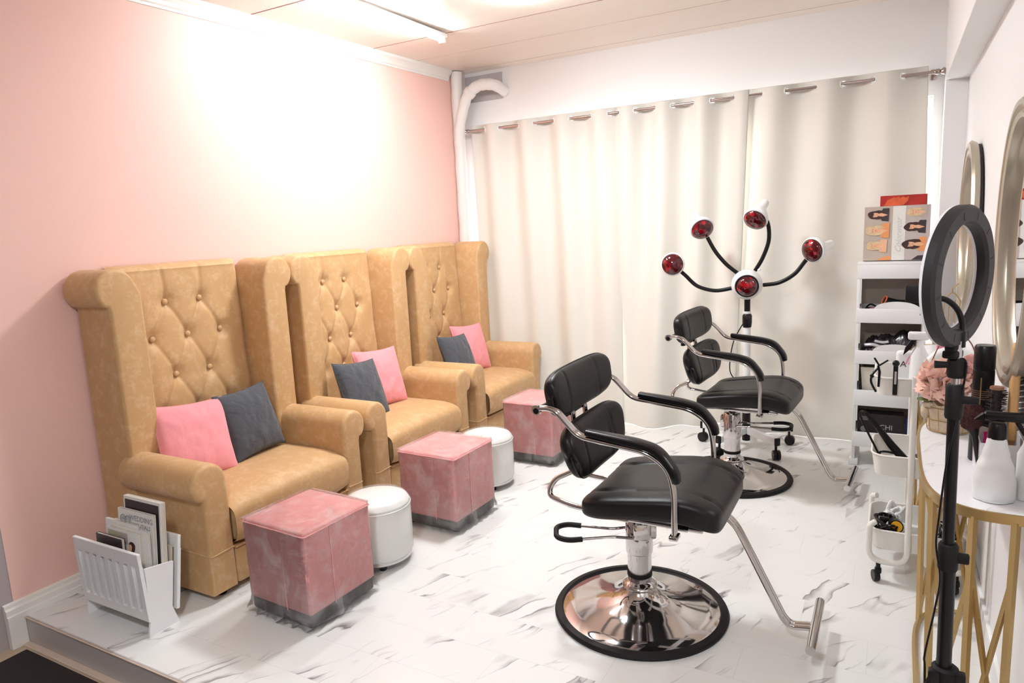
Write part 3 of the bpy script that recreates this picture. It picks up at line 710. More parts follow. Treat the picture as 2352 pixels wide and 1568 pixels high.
def make_salon_chair(lever_ang):
    t = thing('salon_chair', '', 'salon chair')
    MB().lathe([(0.001, 0.004), (0.305, 0.004), (0.312, 0.012), (0.298, 0.020), (0.25, 0.027), (0.18, 0.040), (0.12, 0.058), (0.085, 0.078), (0.066, 0.098), (0.058, 0.112)], 72, cap=False).build('base_plate', 'chrome', t, label='domed chrome base plate')
    MB().lathe([(0.296, 0.001), (0.330, 0.001), (0.334, 0.010), (0.328, 0.020), (0.306, 0.024), (0.300, 0.018)], 72, cap=False).build('base_ring', 'rubber', t)
    cl = MB().lathe([(0.064, 0.105), (0.068, 0.112), (0.064, 0.120), (0.052, 0.126), (0.046, 0.132), (0.046, 0.22), (0.046, 0.245), (0.051, 0.247), (0.052, 0.255), (0.052, 0.385), (0.047, 0.392), (0.02, 0.394)], 40, cap=False).build('column', 'chrome', t)
    MB().lathe([(0.0462, 0.150), (0.048, 0.152), (0.048, 0.166), (0.0462, 0.168)], 36, cap=False).build('band', 'rubber', cl)
    MB().lathe([(0.017, 0.40), (0.017, 0.50)], 20).box((0, 0, 0.475), (0.10, 0.06, 0.012), 0.003).build('piston', 'steel', t)
    Rz = Matrix.Rotation(lever_ang, 4, 'Z')
    MB().box((0.0, 0.055, 0.350), (0.055, 0.03, 0.065), 0.006, T=Rz).box((-0.045, 0, 0.34), (0.04, 0.06, 0.075), 0.012, T=Rz).build('pump_housing', 'chrome', t)
    l1 = fillet([(0.03, 0.05, 0.322), (0.10, 0.035, 0.322), (0.275, 0.07, 0.328)], 0.02)
    l2 = fillet([(0.03, -0.05, 0.322), (0.10, -0.035, 0.322), (0.275, -0.07, 0.328)], 0.02)
    lv = MB().tube(l1, 0.0055, 8, T=Rz).tube(l2, 0.0055, 8, T=Rz).build('pump_lever', 'chrome', t)
    MB().tube(fillet([(0.22, -0.060, 0.326), (0.275, -0.072, 0.328), (0.318, -0.045, 0.329), (0.318, 0.045, 0.329), (0.275, 0.072, 0.328), (0.22, 0.060, 0.326)], 0.03), 0.0105, 10, T=Rz).build('lever_grip', 'rubber', lv)
    # seat
    def seat(u, v):
        a = 2*PI*v; b = PI*(u-0.5); n_ = 5.0
        cx = math.copysign(abs(math.sin(b))**(2/4.5), math.sin(b)); ck = abs(math.cos(b))**(2/5.0)
        c, s_ = math.cos(a), math.sin(a)
        py = math.copysign(abs(c)**(2/6.0), c); pz = math.copysign(abs(s_)**(2/3.0), s_)
        hw = 0.262*(1-0.05*cx-0.03*(cx < -0.5)*(abs(cx)-0.5))
        x = 0.105+0.245*cx; y = hw*py*(ck**0.35)
        th = 0.042+0.012*max(0, cx)
        z = 0.512+th*pz*ck
        if pz > 0:
            z += 0.020*abs(py)**2.5*ck+0.012*cx*0
            for st in (-0.155, 0.115, 0.155):
                z -= 0.007*math.exp(-((y-st)/0.007)**2)*pz*ck
        z += 0.035*max(0, -cx-0.35)**1.3*(-0.6) - 0.045*max(0, cx-0.45)**2*1.6 + 0.012*math.sin((cx+0.2)*2.6)
        return (x, y, z)
    st_ = MB().grid(seat, 90, 96, closev=True).build('seat', 'leather', t)
    for sy in (0.115, 0.155):
        sp = []
        for q in range(44):
            u = 0.30+0.60*q/44; x = 0.105+0.245*math.copysign(abs(math.sin(PI*(u-0.5)))**(2/4.5), math.sin(PI*(u-0.5)))
            cx = (x-0.105)/0.245; ck = abs(math.cos(PI*(u-0.5)))**(0.4)
            z = 0.512+(0.042+0.012*max(0, cx))*ck*0.93+0.02*(abs(sy)/0.26)**2.5-0.021*max(0, -cx-0.35)**1.3-0.072*max(0, cx-0.45)**2+0.012*math.sin((cx+0.2)*2.6)
            sp.append((x, sy+0.009, z-0.0002))
        MB().tube(sp, 0.0012, 6).build('stitching', 'tick', st_)
    MB().box((0.09, -0.19, 0.458), (0.40, 0.022, 0.012), 0.003).box((0.09, 0.19, 0.458), (0.40, 0.022, 0.012), 0.003).box((0.0, 0, 0.462), (0.07, 0.44, 0.010), 0.003).box((0.22, 0, 0.462), (0.05, 0.44, 0.010), 0.003).build('seat_frame', 'steel', t)
    # back pads
    T1 = Matrix.Translation((-0.240, 0, 0.893)) @ Matrix.Rotation(R_(-9), 4, 'Y')
    T2 = Matrix.Translation((-0.182, 0, 0.676)) @ Matrix.Rotation(R_(-14), 4, 'Y')
    for nm, T, w_, h_, th, tp in (('upper_backrest', T1, 0.535, 0.172, 0.072, 0.02), ('lower_backrest', T2, 0.50, 0.215, 0.078, 0.09)):
        p_ = pad(w_, h_, th, 0.018, tp, (0.085, 0.125, -0.16), 1)
        p_.v = [tuple(T @ Vector(q)) for q in p_.v]; o = p_.build(nm, 'leather', t)
        pp = []
        for q in range(60):
            a = 2*PI*q/60; cy = math.copysign(abs(math.cos(a))**(2/4.6), math.cos(a)); sz = math.copysign(abs(math.sin(a))**(2/4.0), math.sin(a))
            pp.append(T @ Vector((0.004+0.018*cy*cy, cy*w_/2*1.0*(1+tp*sz), sz*h_/2*1.0)))
        MB().tube(pp, 0.0035, 6, True).build('piping', 'leather', o)
    for sy in (-0.06, 0.06):
        MB().tube(fillet([(-0.262, sy, 0.93), (-0.235, sy, 0.79), (-0.225, sy, 0.63), (-0.215, sy*1.4, 0.575), (-0.30, sy*1.9, 0.535), (-0.315, sy*2.3, 0.475), (-0.20, sy*2.6, 0.455), (0.02, sy*2.6, 0.458)], 0.05), 0.0105, 12).build('back_tube', 'chrome', t)
    MB().box((-0.258, 0, 0.80), (0.022, 0.20, 0.04), 0.004).tube([(-0.272, -0.295, 0.855), (-0.272, 0.295, 0.855)], 0.011, 12).build('back_bracket', 'black', t)
    for s_ in (-1, 1):
        Y = s_*0.282
        path = [(-0.272, Y*0.985, 0.862), (-0.205, Y, 0.868), (-0.115, Y, 0.776), (-0.05, Y, 0.768), (0.13, Y, 0.748), (0.20, Y, 0.70), (0.218, Y, 0.62), (0.218, Y, 0.475)]
        a_ = rail2(fillet(path, 0.05, 8), 0.0085, 0.0085).box((0.218, Y, 0.466), (0.03, 0.045, 0.016), 0.004).lathe([(0.018, -0.006), (0.018, 0.006)], 16, align((-0.272, Y*1.02, 0.858), (0, 1, 0))).build('arm_tube', 'chrome', t)
        ap = fillet([(-0.085, Y, 0.792), (0.10, Y, 0.772), (0.165, Y, 0.757), (0.215, Y, 0.695), (0.228, Y, 0.655)], 0.06, 10)
        vs = []; fs = []; m_ = len(ap); K = 14
        for i, p in enumerate(ap):
            tn = (ap[min(i+1, m_-1)]-ap[max(i-1, 0)]).normalized(); nn = Vector((-tn.z, 0, tn.x))
            if nn.z < 0: nn = -nn
            sc = 0.75 if i in (0, m_-1) else 1.0
            for k in range(K):
                a = 2*PI*k/K; cc = math.copysign(abs(math.cos(a))**0.6, math.cos(a)); ss = math.copysign(abs(math.sin(a))**0.7, math.sin(a))
                vs.append(p+Vector((0, cc*0.027*sc, 0))+nn*(ss*0.014*sc+0.002))
        for i in range(m_-1):
            for k in range(K): l = (k+1) % K; fs.append((i*K+k, i*K+l, (i+1)*K+l, (i+1)*K+k))
        fs.append(tuple(range(K))); fs.append(tuple((m_-1)*K+k for k in range(K)))
        MB().add(vs, fs).build('armrest', 'black', a_)
    # footrest
    fp = fillet([(0.12, 0, 0.462), (0.30, 0, 0.465), (0.36, 0, 0.42), (0.525, 0, 0.098), (0.55, 0, 0.075), (0.630, 0, 0.088)], 0.035, 8)
    rail2(fp, 0.0105, 0.0105).build('footrest_tube', 'chrome', t)
    MB().tube([(0.630, -0.165, 0.095), (0.630, 0.165, 0.095)], 0.0165, 20).build('foot_bar', 'chrome', t)
    return t
sc1 = make_salon_chair(R_(205)); sc1.location = (-0.82, 2.405, 0)
tag(sc1, 'black leather and chrome hydraulic salon chair nearest the camera', 'salon chair')
sc2 = make_salon_chair(R_(8)); sc2.location = (-0.785, 3.98, 0); sc2.rotation_euler = (0, 0, R_(-4))
tag(sc2, 'black leather and chrome hydraulic salon chair farther back, before the red heat lamps', 'salon chair')

# ------------------------------------------------------------------ infrared heat lamp
t = thing('infrared_heat_lamp', 'white floor stand with five red infrared bulbs on black gooseneck arms', 'heat lamp', (-0.810, 4.56, 0))
MB().tube([(0, 0, 0.23), (0, 0, 0.82)], 0.023, 20).build('pole', 'white', t)
MB().tube([(0, 0, 0.80), (0, 0, 1.03)], 0.019, 16).lathe([(0.026, 0.80), (0.030, 0.83), (0.030, 0.875), (0.024, 0.885)], 20).build('upper_pole', 'black', t)
MB().lathe([(0.0245, 0.888), (0.0245, 0.903)], 20).build('pole_ring', 'white', t)
MB().tube([(0, 0, 0.05), (0, 0, 0.235)], 0.026, 20).build('lower_sleeve', 'black', t)
for k in range(5):
    a = R_(-42+72*k); ca, sa = math.cos(a), math.sin(a)
    T = Matrix.Rotation(a, 4, 'Z')
    lg = MB().box((0.155, 0, 0.118), (0.27, 0.034, 0.045), 0.006, T=T).build('leg', 'white', t)
    MB().box((0.297, 0, 0.118), (0.016, 0.037, 0.05), 0.005, T=T).build('end_cap', 'black', lg)
    MB().lathe([(0.030, -0.022), (0.032, -0.018), (0.032, -0.004), (0.026, 0), (0.032, 0.004), (0.032, 0.018), (0.030, 0.022)], 20, T @ align((0.27+0.02, 0, 0.032), (0.5, 1, 0))).tube([(0.285, 0, 0.05), (0.285, 0, 0.105)], 0.008, 8, T=T).build('caster', 'black', lg)
HUB = Vector((0, -0.02, 1.075))
MB().ball(HUB, 0.095, 36).tube([HUB+Vector((0.07, -0.02, 0.09)), HUB+Vector((0.085, -0.02, 0.10))], 0.007, 8).build('hub', 'white', t)
def bulb(p, d, par, nm='lamp_head'):
    T = align(p, d)
    h = MB().lathe([(0.001, -0.172), (0.026, -0.170), (0.028, -0.115), (0.030, -0.10), (0.036, -0.085), (0.056, -0.050), (0.072, -0.016), (0.0765, 0.006), (0.073, 0.013), (0.066, 0.016)], 36, T, cap=False).build(nm, 'white', par)
    MB().lathe([(0.0665, 0.0145), (0.0672, 0.0180), (0.063, 0.0190)], 36, T, cap=False).build('rim', 'black', h)
    MB().lathe([(0.066, 0.014), (0.063, 0.021), (0.052, 0.031), (0.036, 0.038), (0.018, 0.042), (0.001, 0.043)], 36, T, cap=False).build('red_bulb', 'redglass', h, label='dark red glass bulb')
    return h
cam_dir = (Vector((0, 0, 1.5))-Vector((-0.80, 4.53, 1.1))).normalized()
bh = align(HUB+cam_dir*0.055, cam_dir+Vector((0.02, 0, -0.25)))
MB().lathe([(0.080, 0.0), (0.080, 0.035), (0.074, 0.045), (0.069, 0.040)], 36, bh, cap=False).build('hub_collar', 'white', t)
MB().lathe([(0.070, 0.030), (0.070, 0.042), (0.062, 0.044)], 36, bh, cap=False).build('rim', 'black', t)
MB().lathe([(0.064, 0.036), (0.060, 0.052), (0.045, 0.066), (0.022, 0.074), (0.001, 0.076)], 36, bh, cap=False).build('red_bulb', 'redglass', t, label='dark red glass bulb in the hub')
heads = [((-0.452, -0.10, 1.215), (0.24, -1, 0.06)), ((-0.268, -0.08, 1.44), (0.55, -1, -0.62)), ((0.058, -0.07, 1.485), (-0.22, -1, -0.68)), ((0.392, -0.10, 1.287), (-0.55, -1, -0.16))]
curves = [[(-0.095, 0, 1.05), (-0.20, -0.01, 1.035), (-0.31, -0.02, 1.065), (-0.385, -0.03, 1.135), (-0.43, -0.03, 1.175)],
          [(-0.06, 0, 1.145), (-0.13, -0.01, 1.205), (-0.20, -0.01, 1.29), (-0.255, -0.01, 1.39)],
          [(0.045, 0, 1.16), (0.09, 0, 1.24), (0.125, 0, 1.35), (0.115, 0.0, 1.46)],
          [(0.095, 0, 1.07), (0.19, 0, 1.085), (0.28, -0.01, 1.14), (0.345, -0.01, 1.225)]]
for (p, d), cvp in zip(heads, curves):
    dv = Vector(d).normalized()
    g_ = MB().tube(bez(cvp+[tuple(Vector(p)-dv*0.05)], 7), 0.0125, 12).build('gooseneck', 'black', t)
    bulb(p, d, g_)
MB().tube(bez([(-0.02, -0.01, 0.83), (-0.08, -0.03, 0.70), (-0.10, -0.03, 0.52), (-0.06, -0.02, 0.42), (-0.09, -0.04, 0.25), (-0.04, 0.02, 0.10)], 8), 0.0035, 6).build('power_cord', 'black', t)

# ------------------------------------------------------------------ slim shelf unit
SX, SY = -0.005, 4.42      # front left region
t = thing('slim_shelf_unit', 'narrow white five-tier shelf unit in the far right corner', 'shelf unit', (-0.005, 4.56, 0))
xw, yd = 0.175, 0.125
MB().box((0, yd-0.002, 0.66), (2*xw-0.03, 0.004, 1.08)).build('back_panel', 'backboard', t, False)  # brown colour carries the shade at the back of the tiers
for sx in (-1, 1):
    MB().box((sx*(xw-0.004), 0, 0.615), (0.008, 2*yd-0.002, 1.15), 0.002).box((sx*(xw-0.008), -yd+0.004, 0.615), (0.018, 0.008, 1.15), 0.002).build('side_panel', 'white', t)
    MB().box((sx*(xw-0.01), 0, 0.022), (0.05, 0.25, 0.044), 0.006).build('foot', 'white', t)
tops = [(1.208, 1.115), (0.945, 0.862), (0.70, 0.62), (0.465, 0.37), (0.21, 0.12)]
for i, (zt, zb_) in enumerate(tops):
    mb = MB()
    if i == 0:
        mb.box((0, 0, zt-0.008), (2*xw+0.006, 2*yd+0.006, 0.016), 0.004).box((0, -yd+0.003, (zt+zb_)/2-0.005), (2*xw+0.003, 0.012, zt-zb_-0.012), 0.003)
    else:
        mb.box((0, 0, zb_+0.012), (2*xw-0.03, 2*yd-0.01, 0.010), 0.003).box((0, -yd+0.002, (zt+zb_)/2), (2*xw-0.001, 0.010, zt-zb_), 0.003)
        arc = [(0.03+0.115*math.cos(a)*1.0, -yd-0.002, zt-0.004+0.045*math.sin(a)) for a in [PI*q/16 for q in range(17)]]
        if i < 3: mb.poly(arc, (0, 0.007, 0))
    for sx in (-1, 1): mb.box((sx*(xw-0.020), 0, (zt+zb_)/2), (0.008, 2*yd-0.02, zt-zb_), 0.002)
    mb.box((0, yd-0.005, (zt+zb_)/2), (2*xw-0.004, 0.008, zt-zb_), 0.002).build('tier', 'white', t)
# boxes on top of the shelf
t = thing('hair_colour_display_box', 'upright box printed with portraits and a white band lettered Colorwear', 'box', (0.005, 4.565, 1.209), 0)
lean = Matrix.Rotation(R_(-6), 4, 'X')
MB().box((0, 0, 0.155), (0.33, 0.05, 0.31), 0.002, T=lean).build('carton', 'greybg', t, False)
yf = -0.0265
def flat(pts, m, nm, z_off=0.0, par=None, d=0.0006):
    return MB().poly([lean @ Vector((x, yf-z_off, z)) for x, z in pts], tuple(lean.to_3x3() @ Vector((0, -d, 0)))).build(nm, m, par or t, False)
flat([(-0.02, 0.002), (0.045, 0.002), (0.045, 0.308), (-0.02, 0.308)], 'paper', 'white_band')
flat([(0.046, 0.002), (0.163, 0.002), (0.163, 0.308), (0.046, 0.308)], 'greybg2', 'portrait_panel')
Tt = lean @ Matrix.Translation((0.013, yf-0.0012, 0.14)) @ Matrix.Rotation(PI/2, 4, 'X') @ Matrix.Rotation(PI/2, 4, 'Z')
text('Colorwear', 0.044, Tt, 'silver', t, 'lettering', 0.45, 0.0003)
def ell(cx, cz_, rx, rz, n=18, ph=0, seedv=0):
    return [(cx+rx*math.cos(a)*(1+0.10*math.sin(3*a+seedv)), cz_+rz*math.sin(a)*(1+0.08*math.cos(2*a+seedv))) for a in [2*PI*q/n for q in range(n)]]
def portrait(cx, cz_, hair, body, s_=1.0, k=0):
    """head to the left, body to the right: printed sideways as on the box"""
    flat(ell(cx-0.012*s_, cz_, 0.030*s_, 0.024*s_, 24, seedv=k), hair, 'printed_hair', 0.0008)
    flat([(cx-0.02*s_, cz_+0.020*s_), (cx+0.010*s_, cz_+0.026*s_), (cx+0.034*s_, cz_+0.024*s_), (cx+0.044*s_, cz_+0.012*s_), (cx+0.012*s_, cz_+0.008*s_)], hair, 'printed_hair', 0.0020)
    flat([(cx-0.02*s_, cz_-0.020*s_), (cx+0.006*s_, cz_-0.025*s_), (cx+0.030*s_, cz_-0.020*s_), (cx+0.040*s_, cz_-0.012*s_), (cx+0.012*s_, cz_-0.007*s_)], hair, 'printed_hair', 0.0020)
    flat([(cx+0.020*s_, cz_-0.014*s_), (cx+0.030*s_, cz_-0.034*s_), (cx+0.064*s_, cz_-0.038*s_), (cx+0.066*s_, cz_+0.036*s_), (cx+0.034*s_, cz_+0.036*s_), (cx+0.024*s_, cz_+0.012*s_)], body, 'printed_clothing', 0.0013)
    flat([(cx+0.010*s_, cz_-0.005*s_), (cx+0.028*s_, cz_-0.012*s_), (cx+0.060*s_, cz_-0.002*s_), (cx+0.028*s_, cz_+0.010*s_), (cx+0.010*s_, cz_+0.005*s_)], 'skin', 'printed_neck', 0.0017)
    flat(ell(cx-0.006*s_, cz_, 0.0205*s_, 0.0135*s_, 24), 'skin', 'printed_face', 0.0025)
    flat(ell(cx-0.021*s_, cz_+0.002*s_, 0.009*s_, 0.0135*s_, 16), hair, 'printed_hair', 0.0030)
    for q in (-1, 1): flat(ell(cx-0.008*s_, cz_+q*0.0055*s_, 0.0010*s_, 0.0026*s_, 8), 'darkhair', 'printed_eye', 0.0031)
    flat(ell(cx+0.005*s_, cz_, 0.0012*s_, 0.0038*s_, 8), 'redbox', 'printed_mouth', 0.0031)
for k, (cx, cz_, h, b_, s_) in enumerate(((-0.105, 0.262, 'darkhair', 'coverblack', 1.0), (-0.110, 0.172, 'blond', 'orange', 1.15), (-0.110, 0.085, 'blond', 'skin', 1.0), (0.088, 0.270, 'blond', 'greybg', 0.95), (0.080, 0.188, 'darkhair', 'coverblack', 1.0), (0.078, 0.090, 'darkhair', 'orange', 1.1))):
    portrait(cx, cz_, h, b_, s_, k)
flat([(-0.10, 0.003), (-0.022, 0.003), (-0.022, 0.028), (-0.06, 0.020)], 'orange', 'printed_clothing', 0.0008); flat([(0.08, 0.003), (0.16, 0.003), (0.16, 0.028), (0.11, 0.026)], 'coverblack', 'printed_clothing', 0.0008)
t = thing('red_carton', 'red carton with an orange flame print standing behind the portrait box', 'box', (0.035, 4.635, 1.209))
MB().box((0, 0, 0.185), (0.235, 0.05, 0.37), 0.002).build('carton', 'redbox', t, False)
for k in range(7):
    x0 = -0.10+0.012*k; MB().poly([(x0, -0.0262, 0.31), (x0+0.02, -0.0262, 0.345+0.004*(k % 3)), (x0+0.055, -0.0262, 0.362-0.006*(k % 2)), (x0+0.05, -0.0262, 0.335), (x0+0.03, -0.0262, 0.315)], (0, -0.0005-0.0001*k, 0)).build('flame_print', 'flame', t, False)

# tier contents
zt = 0.880
t = thing('hair_dryer', 'black hair dryer with a red-rimmed nozzle on the second tier of the shelf unit', 'hair dryer', (0.035, 4.52, zt+0.02))
MB().tube([(-0.07, -0.03, 0.085), (-0.02, -0.01, 0.06), (0.06, 0.01, 0.045), (0.10, 0.02, 0.040)], [0.024, 0.032, 0.040, 0.034], 20).build('barrel', 'black', t)
TN = align((-0.072, -0.031, 0.087), (-0.9, -0.35, 0.45))
MB().tube([tuple(TN @ Vector((0.0245*math.cos(a), 0.0245*math.sin(a), 0.004))) for a in [2*PI*q/28 for q in range(28)]], 0.0035, 8, True).build('nozzle_ring', 'flame', t)
MB().tube([(0.05, 0.0, 0.03), (0.09, -0.05, 0.018), (0.115, -0.08, 0.016)], [0.02, 0.017, 0.015], 14).build('handle', 'black', t)
t = thing('detangling_brush', 'small black and pink hairbrush beside the dryer on the second tier', 'hairbrush', (-0.11, 4.50, zt+0.03))
MB().ball((0, 0, 0.02), 0.036, 20, None, (1, 0.7, 0.45)).build('brush_head', 'black', t)
MB().ball((0.012, -0.012, 0.022), 0.026, 20, None, (1, 0.7, 0.5)).build('cushion', 'pinkp', t)
MB().tube(bez([(-0.03, 0.0, 0.02), (0.0, 0.03, 0.05), (0.05, 0.04, 0.02)], 6), 0.005, 8).build('cord_loop', 'black', t)
t = thing('black_cape', 'crumpled glossy black salon cape piled on the third tier of the shelf unit', 'salon cape', (0.0, 4.55, 0.634))
def heap(u, v):
    x = -0.155+0.31*u; y = -0.112+0.205*v
    h = 0.215*max(0, 1-abs(2*u-1)**4)**0.5*max(0, 1-abs(2*v-1)**4)**0.5*(0.55+0.45*u)
    return (x, y, 0.002+h*(0.8+0.35*noise.noise(Vector((x*22, y*22, 1))))+0.02*abs(noise.noise(Vector((x*60, y*60, 3))))*(h > 0.01))
MB().grid(heap, 70, 40).grid(lambda u, v: (-0.155+0.31*u, -0.10+0.2*v, 0.001), 4, 4).build('folds', 'blackcloth', t)
MB().tube(bez([(-0.13, -0.085, 0.095), (-0.09, -0.10, 0.10), (-0.05, -0.098, 0.090), (-0.02, -0.10, 0.095)], 6), 0.010, 8).tube(bez([(-0.08, -0.09, 0.12), (-0.04, -0.10, 0.115), (-0.01, -0.10, 0.12)], 6), 0.008, 8).build('silver_edge', 'silver', t)
t = thing('beige_storage_bin', 'pale beige plastic bin sitting on the fourth tier of the shelf unit', 'bin', (-0.06, 4.55, 0.388))
def bin_(w0, d0, w1, d1, h, th=0.004):
    o_ = [[(-w0, -d0, 0), (w0, -d0, 0), (w0, d0, 0), (-w0, d0, 0)], [(-w1, -d1, h), (w1, -d1, h), (w1, d1, h), (-w1, d1, h)], [(-w1+th, -d1+th, h), (w1-th, -d1+th, h), (w1-th, d1-th, h), (-w1+th, d1-th, h)], [(-w0+th, -d0+th, th), (w0-th, -d0+th, th), (w0-th, d0-th, th), (-w0+th, d0-th, th)]]
    vs = [p for r_ in o_ for p in r_]; fs = [(3, 2, 1, 0), (12, 13, 14, 15)]
    for r_ in range(3):
        for k in range(4): l = (k+1) % 4; fs.append((r_*4+k, r_*4+l, r_*4+4+l, r_*4+4+k))
    return MB().add(vs, fs)
bin_(0.07, 0.08, 0.088, 0.095, 0.21).build('bin_body', 'beige', t, False)
t = thing('black_product_box', 'flat black box with silver lettering on the bottom tier of the shelf unit', 'box', (-0.035, 4.545, 0.139))
MB().box((0, 0, 0.105), (0.24, 0.10, 0.13), 0.002).build('carton', 'inkdark', t, False)
MB().box((0, 0, 0.0215), (0.245, 0.105, 0.041), 0.002).build('white_carton_tray', 'paper', t, False)
for z, y_ in ((0.135, -0.0515),):
    text('CHI', 0.042, Matrix.Translation((0.03, -0.0508, 0.092)) @ Matrix.Rotation(PI/2, 4, 'X'), 'silver', t)
MB().lathe([(0.017, 0), (0.017, 0.0008)], 24, align((-0.088, -0.0502, 0.075), (0, -1, 0))).build('round_emblem', 'silver', t)
for k in range(3): MB().box((-0.088, -0.0505, 0.150-0.009*k), (0.045, 0.0008, 0.004)).build('printed_line', 'ink', t, False)
t = thing('blue_tub', 'slanted blue plastic tub beside the black box on the bottom tier', 'tub', (0.115, 4.53, 0.139))
MB().lathe([(0.014, 0), (0.022, 0.15), (0.020, 0.15), (0.012, 0.004)], 20, cap=False).lathe([(0.014, 0), (0.012, 0.004)], 20).build('tub_body', 'blue', t)

# ------------------------------------------------------------------ trolley
TY0, TY1, TX0, TX1 = 3.02, 3.34, -0.050, 0.300
t = thing('rolling_trolley', 'cream three-tier metal rolling trolley beside the gold console table', 'trolley', (0.125, 3.18, 0))
ox, oy = 0.125, 3.18; hx, hy = (TX1-TX0)/2, (TY1-TY0)/2
def rrect(wx, wy, r, z, k=6):
    out = []
    for cx, cy, a0 in ((wx-r, wy-r, 0), (-wx+r, wy-r, 90), (-wx+r, -wy+r, 180), (wx-r, -wy+r, 270)):
        for q in range(k+1): a = R_(a0+90*q/k); out.append((cx+r*math.cos(a), cy+r*math.sin(a), z))
    return out
for zr, zf in ((0.848, 0.775), (0.530, 0.445), (0.214, 0.130)):
    rings = [rrect(hx-0.012, hy-0.012, 0.045, zf), rrect(hx, hy, 0.055, zr), rrect(hx-0.004, hy-0.004, 0.052, zr), rrect(hx-0.016, hy-0.016, 0.042, zf+0.003)]
    n = len(rings[0]); vs = [p for r_ in rings for p in r_]; fs = [tuple(range(n-1, -1, -1)), tuple(3*n+i for i in range(n))]
    for j in range(3):
        for i in range(n): k = (i+1) % n; fs.append((j*n+i, j*n+k, (j+1)*n+k, (j+1)*n+i))
    tr = MB().add(vs, fs).build('tray', 'cream', t)
    MB().tube(rrect(hx, hy, 0.055, zr), 0.0045, 8, True).build('rim', 'cream', tr)
for sy in (-1, 1):
    Y = sy*(hy+0.009)
    for xa, xb in ((-0.035, -hx+0.003), (0.022, hx-0.003)):
        MB().tube(fillet([(xa, Y, 0.86), (xa, Y, 0.085), (xb, Y, 0.085), (xb, Y, 0.235), (xb+(0.02 if xb < 0 else -0.02), Y*0.9, 0.245)], 0.055, 8), 0.0115, 12).build('frame_tube', 'cream', t)
    for sx in (-1, 1):
        c = MB().tube([(sx*(hx-0.04), Y, 0.075), (sx*(hx-0.04), Y, 0.05)], 0.009, 10).box((sx*(hx-0.04), Y, 0.045), (0.026, 0.030, 0.022), 0.006)
        c.lathe([(0.022, -0.011), (0.024, -0.006), (0.024, 0.006), (0.022, 0.011)], 20, align((sx*(hx-0.04)-0.008, Y-0.006, 0.024), (1, 0.4, 0)))
        c.build('caster', 'black', t)
t = thing('curling_iron', 'black curling iron standing out of the middle trolley tray, cord looped', 'curling iron', (0.05, 3.12, 0.450))
MB().tube([(0.03, -0.01, 0.03), (-0.03, -0.01, 0.10), (-0.085, -0.01, 0.175)], [0.018, 0.016, 0.011], 14).build('handle', 'black', t)
MB().tube([(-0.085, -0.01, 0.175), (-0.128, -0.01, 0.228)], [0.011, 0.006], 12).build('cord_guard', 'rubber', t)
MB().tube(bez([(-0.128, -0.01, 0.228), (-0.142, -0.01, 0.235), (-0.148, -0.01, 0.215), (-0.12, -0.01, 0.15), (-0.07, -0.02, 0.05), (-0.06, -0.03, 0.02), (-0.02, -0.05, 0.01), (0.03, -0.04, 0.025), (0.02, 0.0, 0.05), (-0.03, 0.02, 0.06), (-0.07, 0.03, 0.055), (-0.06, 0.05, 0.02), (0.0, 0.04, 0.012), (0.05, 0.02, 0.03)], 8), 0.0045, 8).build('cord', 'black', t)
t = thing('round_tool_ring', 'black and silver dryer head lying in the middle trolley tray', 'hair tool', (0.105, 3.10, 0.449))
MB().lathe([(0.024, -0.035), (0.034, -0.02), (0.036, 0.03), (0.030, 0.032), (0.026, 0.0)], 24, align((0, -0.0, 0.04), (0.1, -1, 0.35)), cap=False).build('barrel', 'black', t)
MB().lathe([(0.036, 0.028), (0.037, 0.034), (0.033, 0.036)], 24, align((0, 0.0, 0.04), (0.1, -1, 0.35)), cap=False).build('silver_rim', 'silver', t)
def clip(loc, rot, lab, ym=False):
    t = thing('hair_clip', lab, 'hair clip', loc); t.rotation_euler = rot
    if ym:
        MB().tube([(0, 0, -0.04), (0.002, 0, 0.02), (-0.004, 0, 0.045)], [0.0045, 0.005, 0.004], 8).tube([(0.0, 0, 0.045), (-0.018, 0, 0.075)], 0.0035, 8).tube([(0.0, 0, 0.045), (0.030, 0, 0.068)], 0.0035, 8).build('upper_jaw', 'black', t)
        MB().tube(bez([(0.0, 0.004, 0.04), (-0.022, -0.008, 0.01), (-0.026, -0.012, -0.02), (-0.008, -0.012, -0.058)], 6), 0.0045, 8).tube([(-0.03, -0.01, 0.008), (-0.018, -0.01, 0.0)], 0.005, 8).build('lower_jaw', 'black', t)
    else:
        MB().box((0, 0, 0), (0.017, 0.009, 0.13), 0.004).ball((0, -0.002, 0.062), 0.013, 16).build('clip_body', 'black', t)
        MB().box((0, -0.006, 0.005), (0.008, 0.004, 0.05), 0.001).build('silver_spring', 'silver', t)
clip((-0.035, 3.008, 0.855), (0, 0, 0), 'open black crocodile hair clip hooked on the left corner of the top tray', True)
clip((0.022, 3.008, 0.850), (0, 0, 0), 'closed black hair clip hanging upright on the top tray rim')
t = thing('pump_spray_bottle', 'white spray bottle with a black trigger in the top trolley tray', 'bottle', (0.105, 3.21, 0.779))
MB().lathe([(0.032, 0), (0.034, 0.01), (0.033, 0.13), (0.014, 0.17), (0.013, 0.19)], 24).build('bottle_body', 'white', t)
MB().box((-0.006, -0.006, 0.212), (0.075, 0.026, 0.034), 0.009).build('spray_head', 'white', t)
MB().poly([(-0.028, -0.010, 0.20), (-0.014, -0.010, 0.195), (-0.03, -0.010, 0.16), (-0.058, -0.010, 0.13), (-0.052, -0.010, 0.16)], (0, 0.014, 0)).build('trigger', 'black', t)
t = thing('pink_streaked_pouch', 'white tub printed with pink streaks and a letter A, back of top trolley tray', 'tub', (0.065, 3.26, 0.779))
MB().box((0, 0, 0.07), (0.085, 0.04, 0.14), 0.016, 3).build('pouch_body', 'white', t)
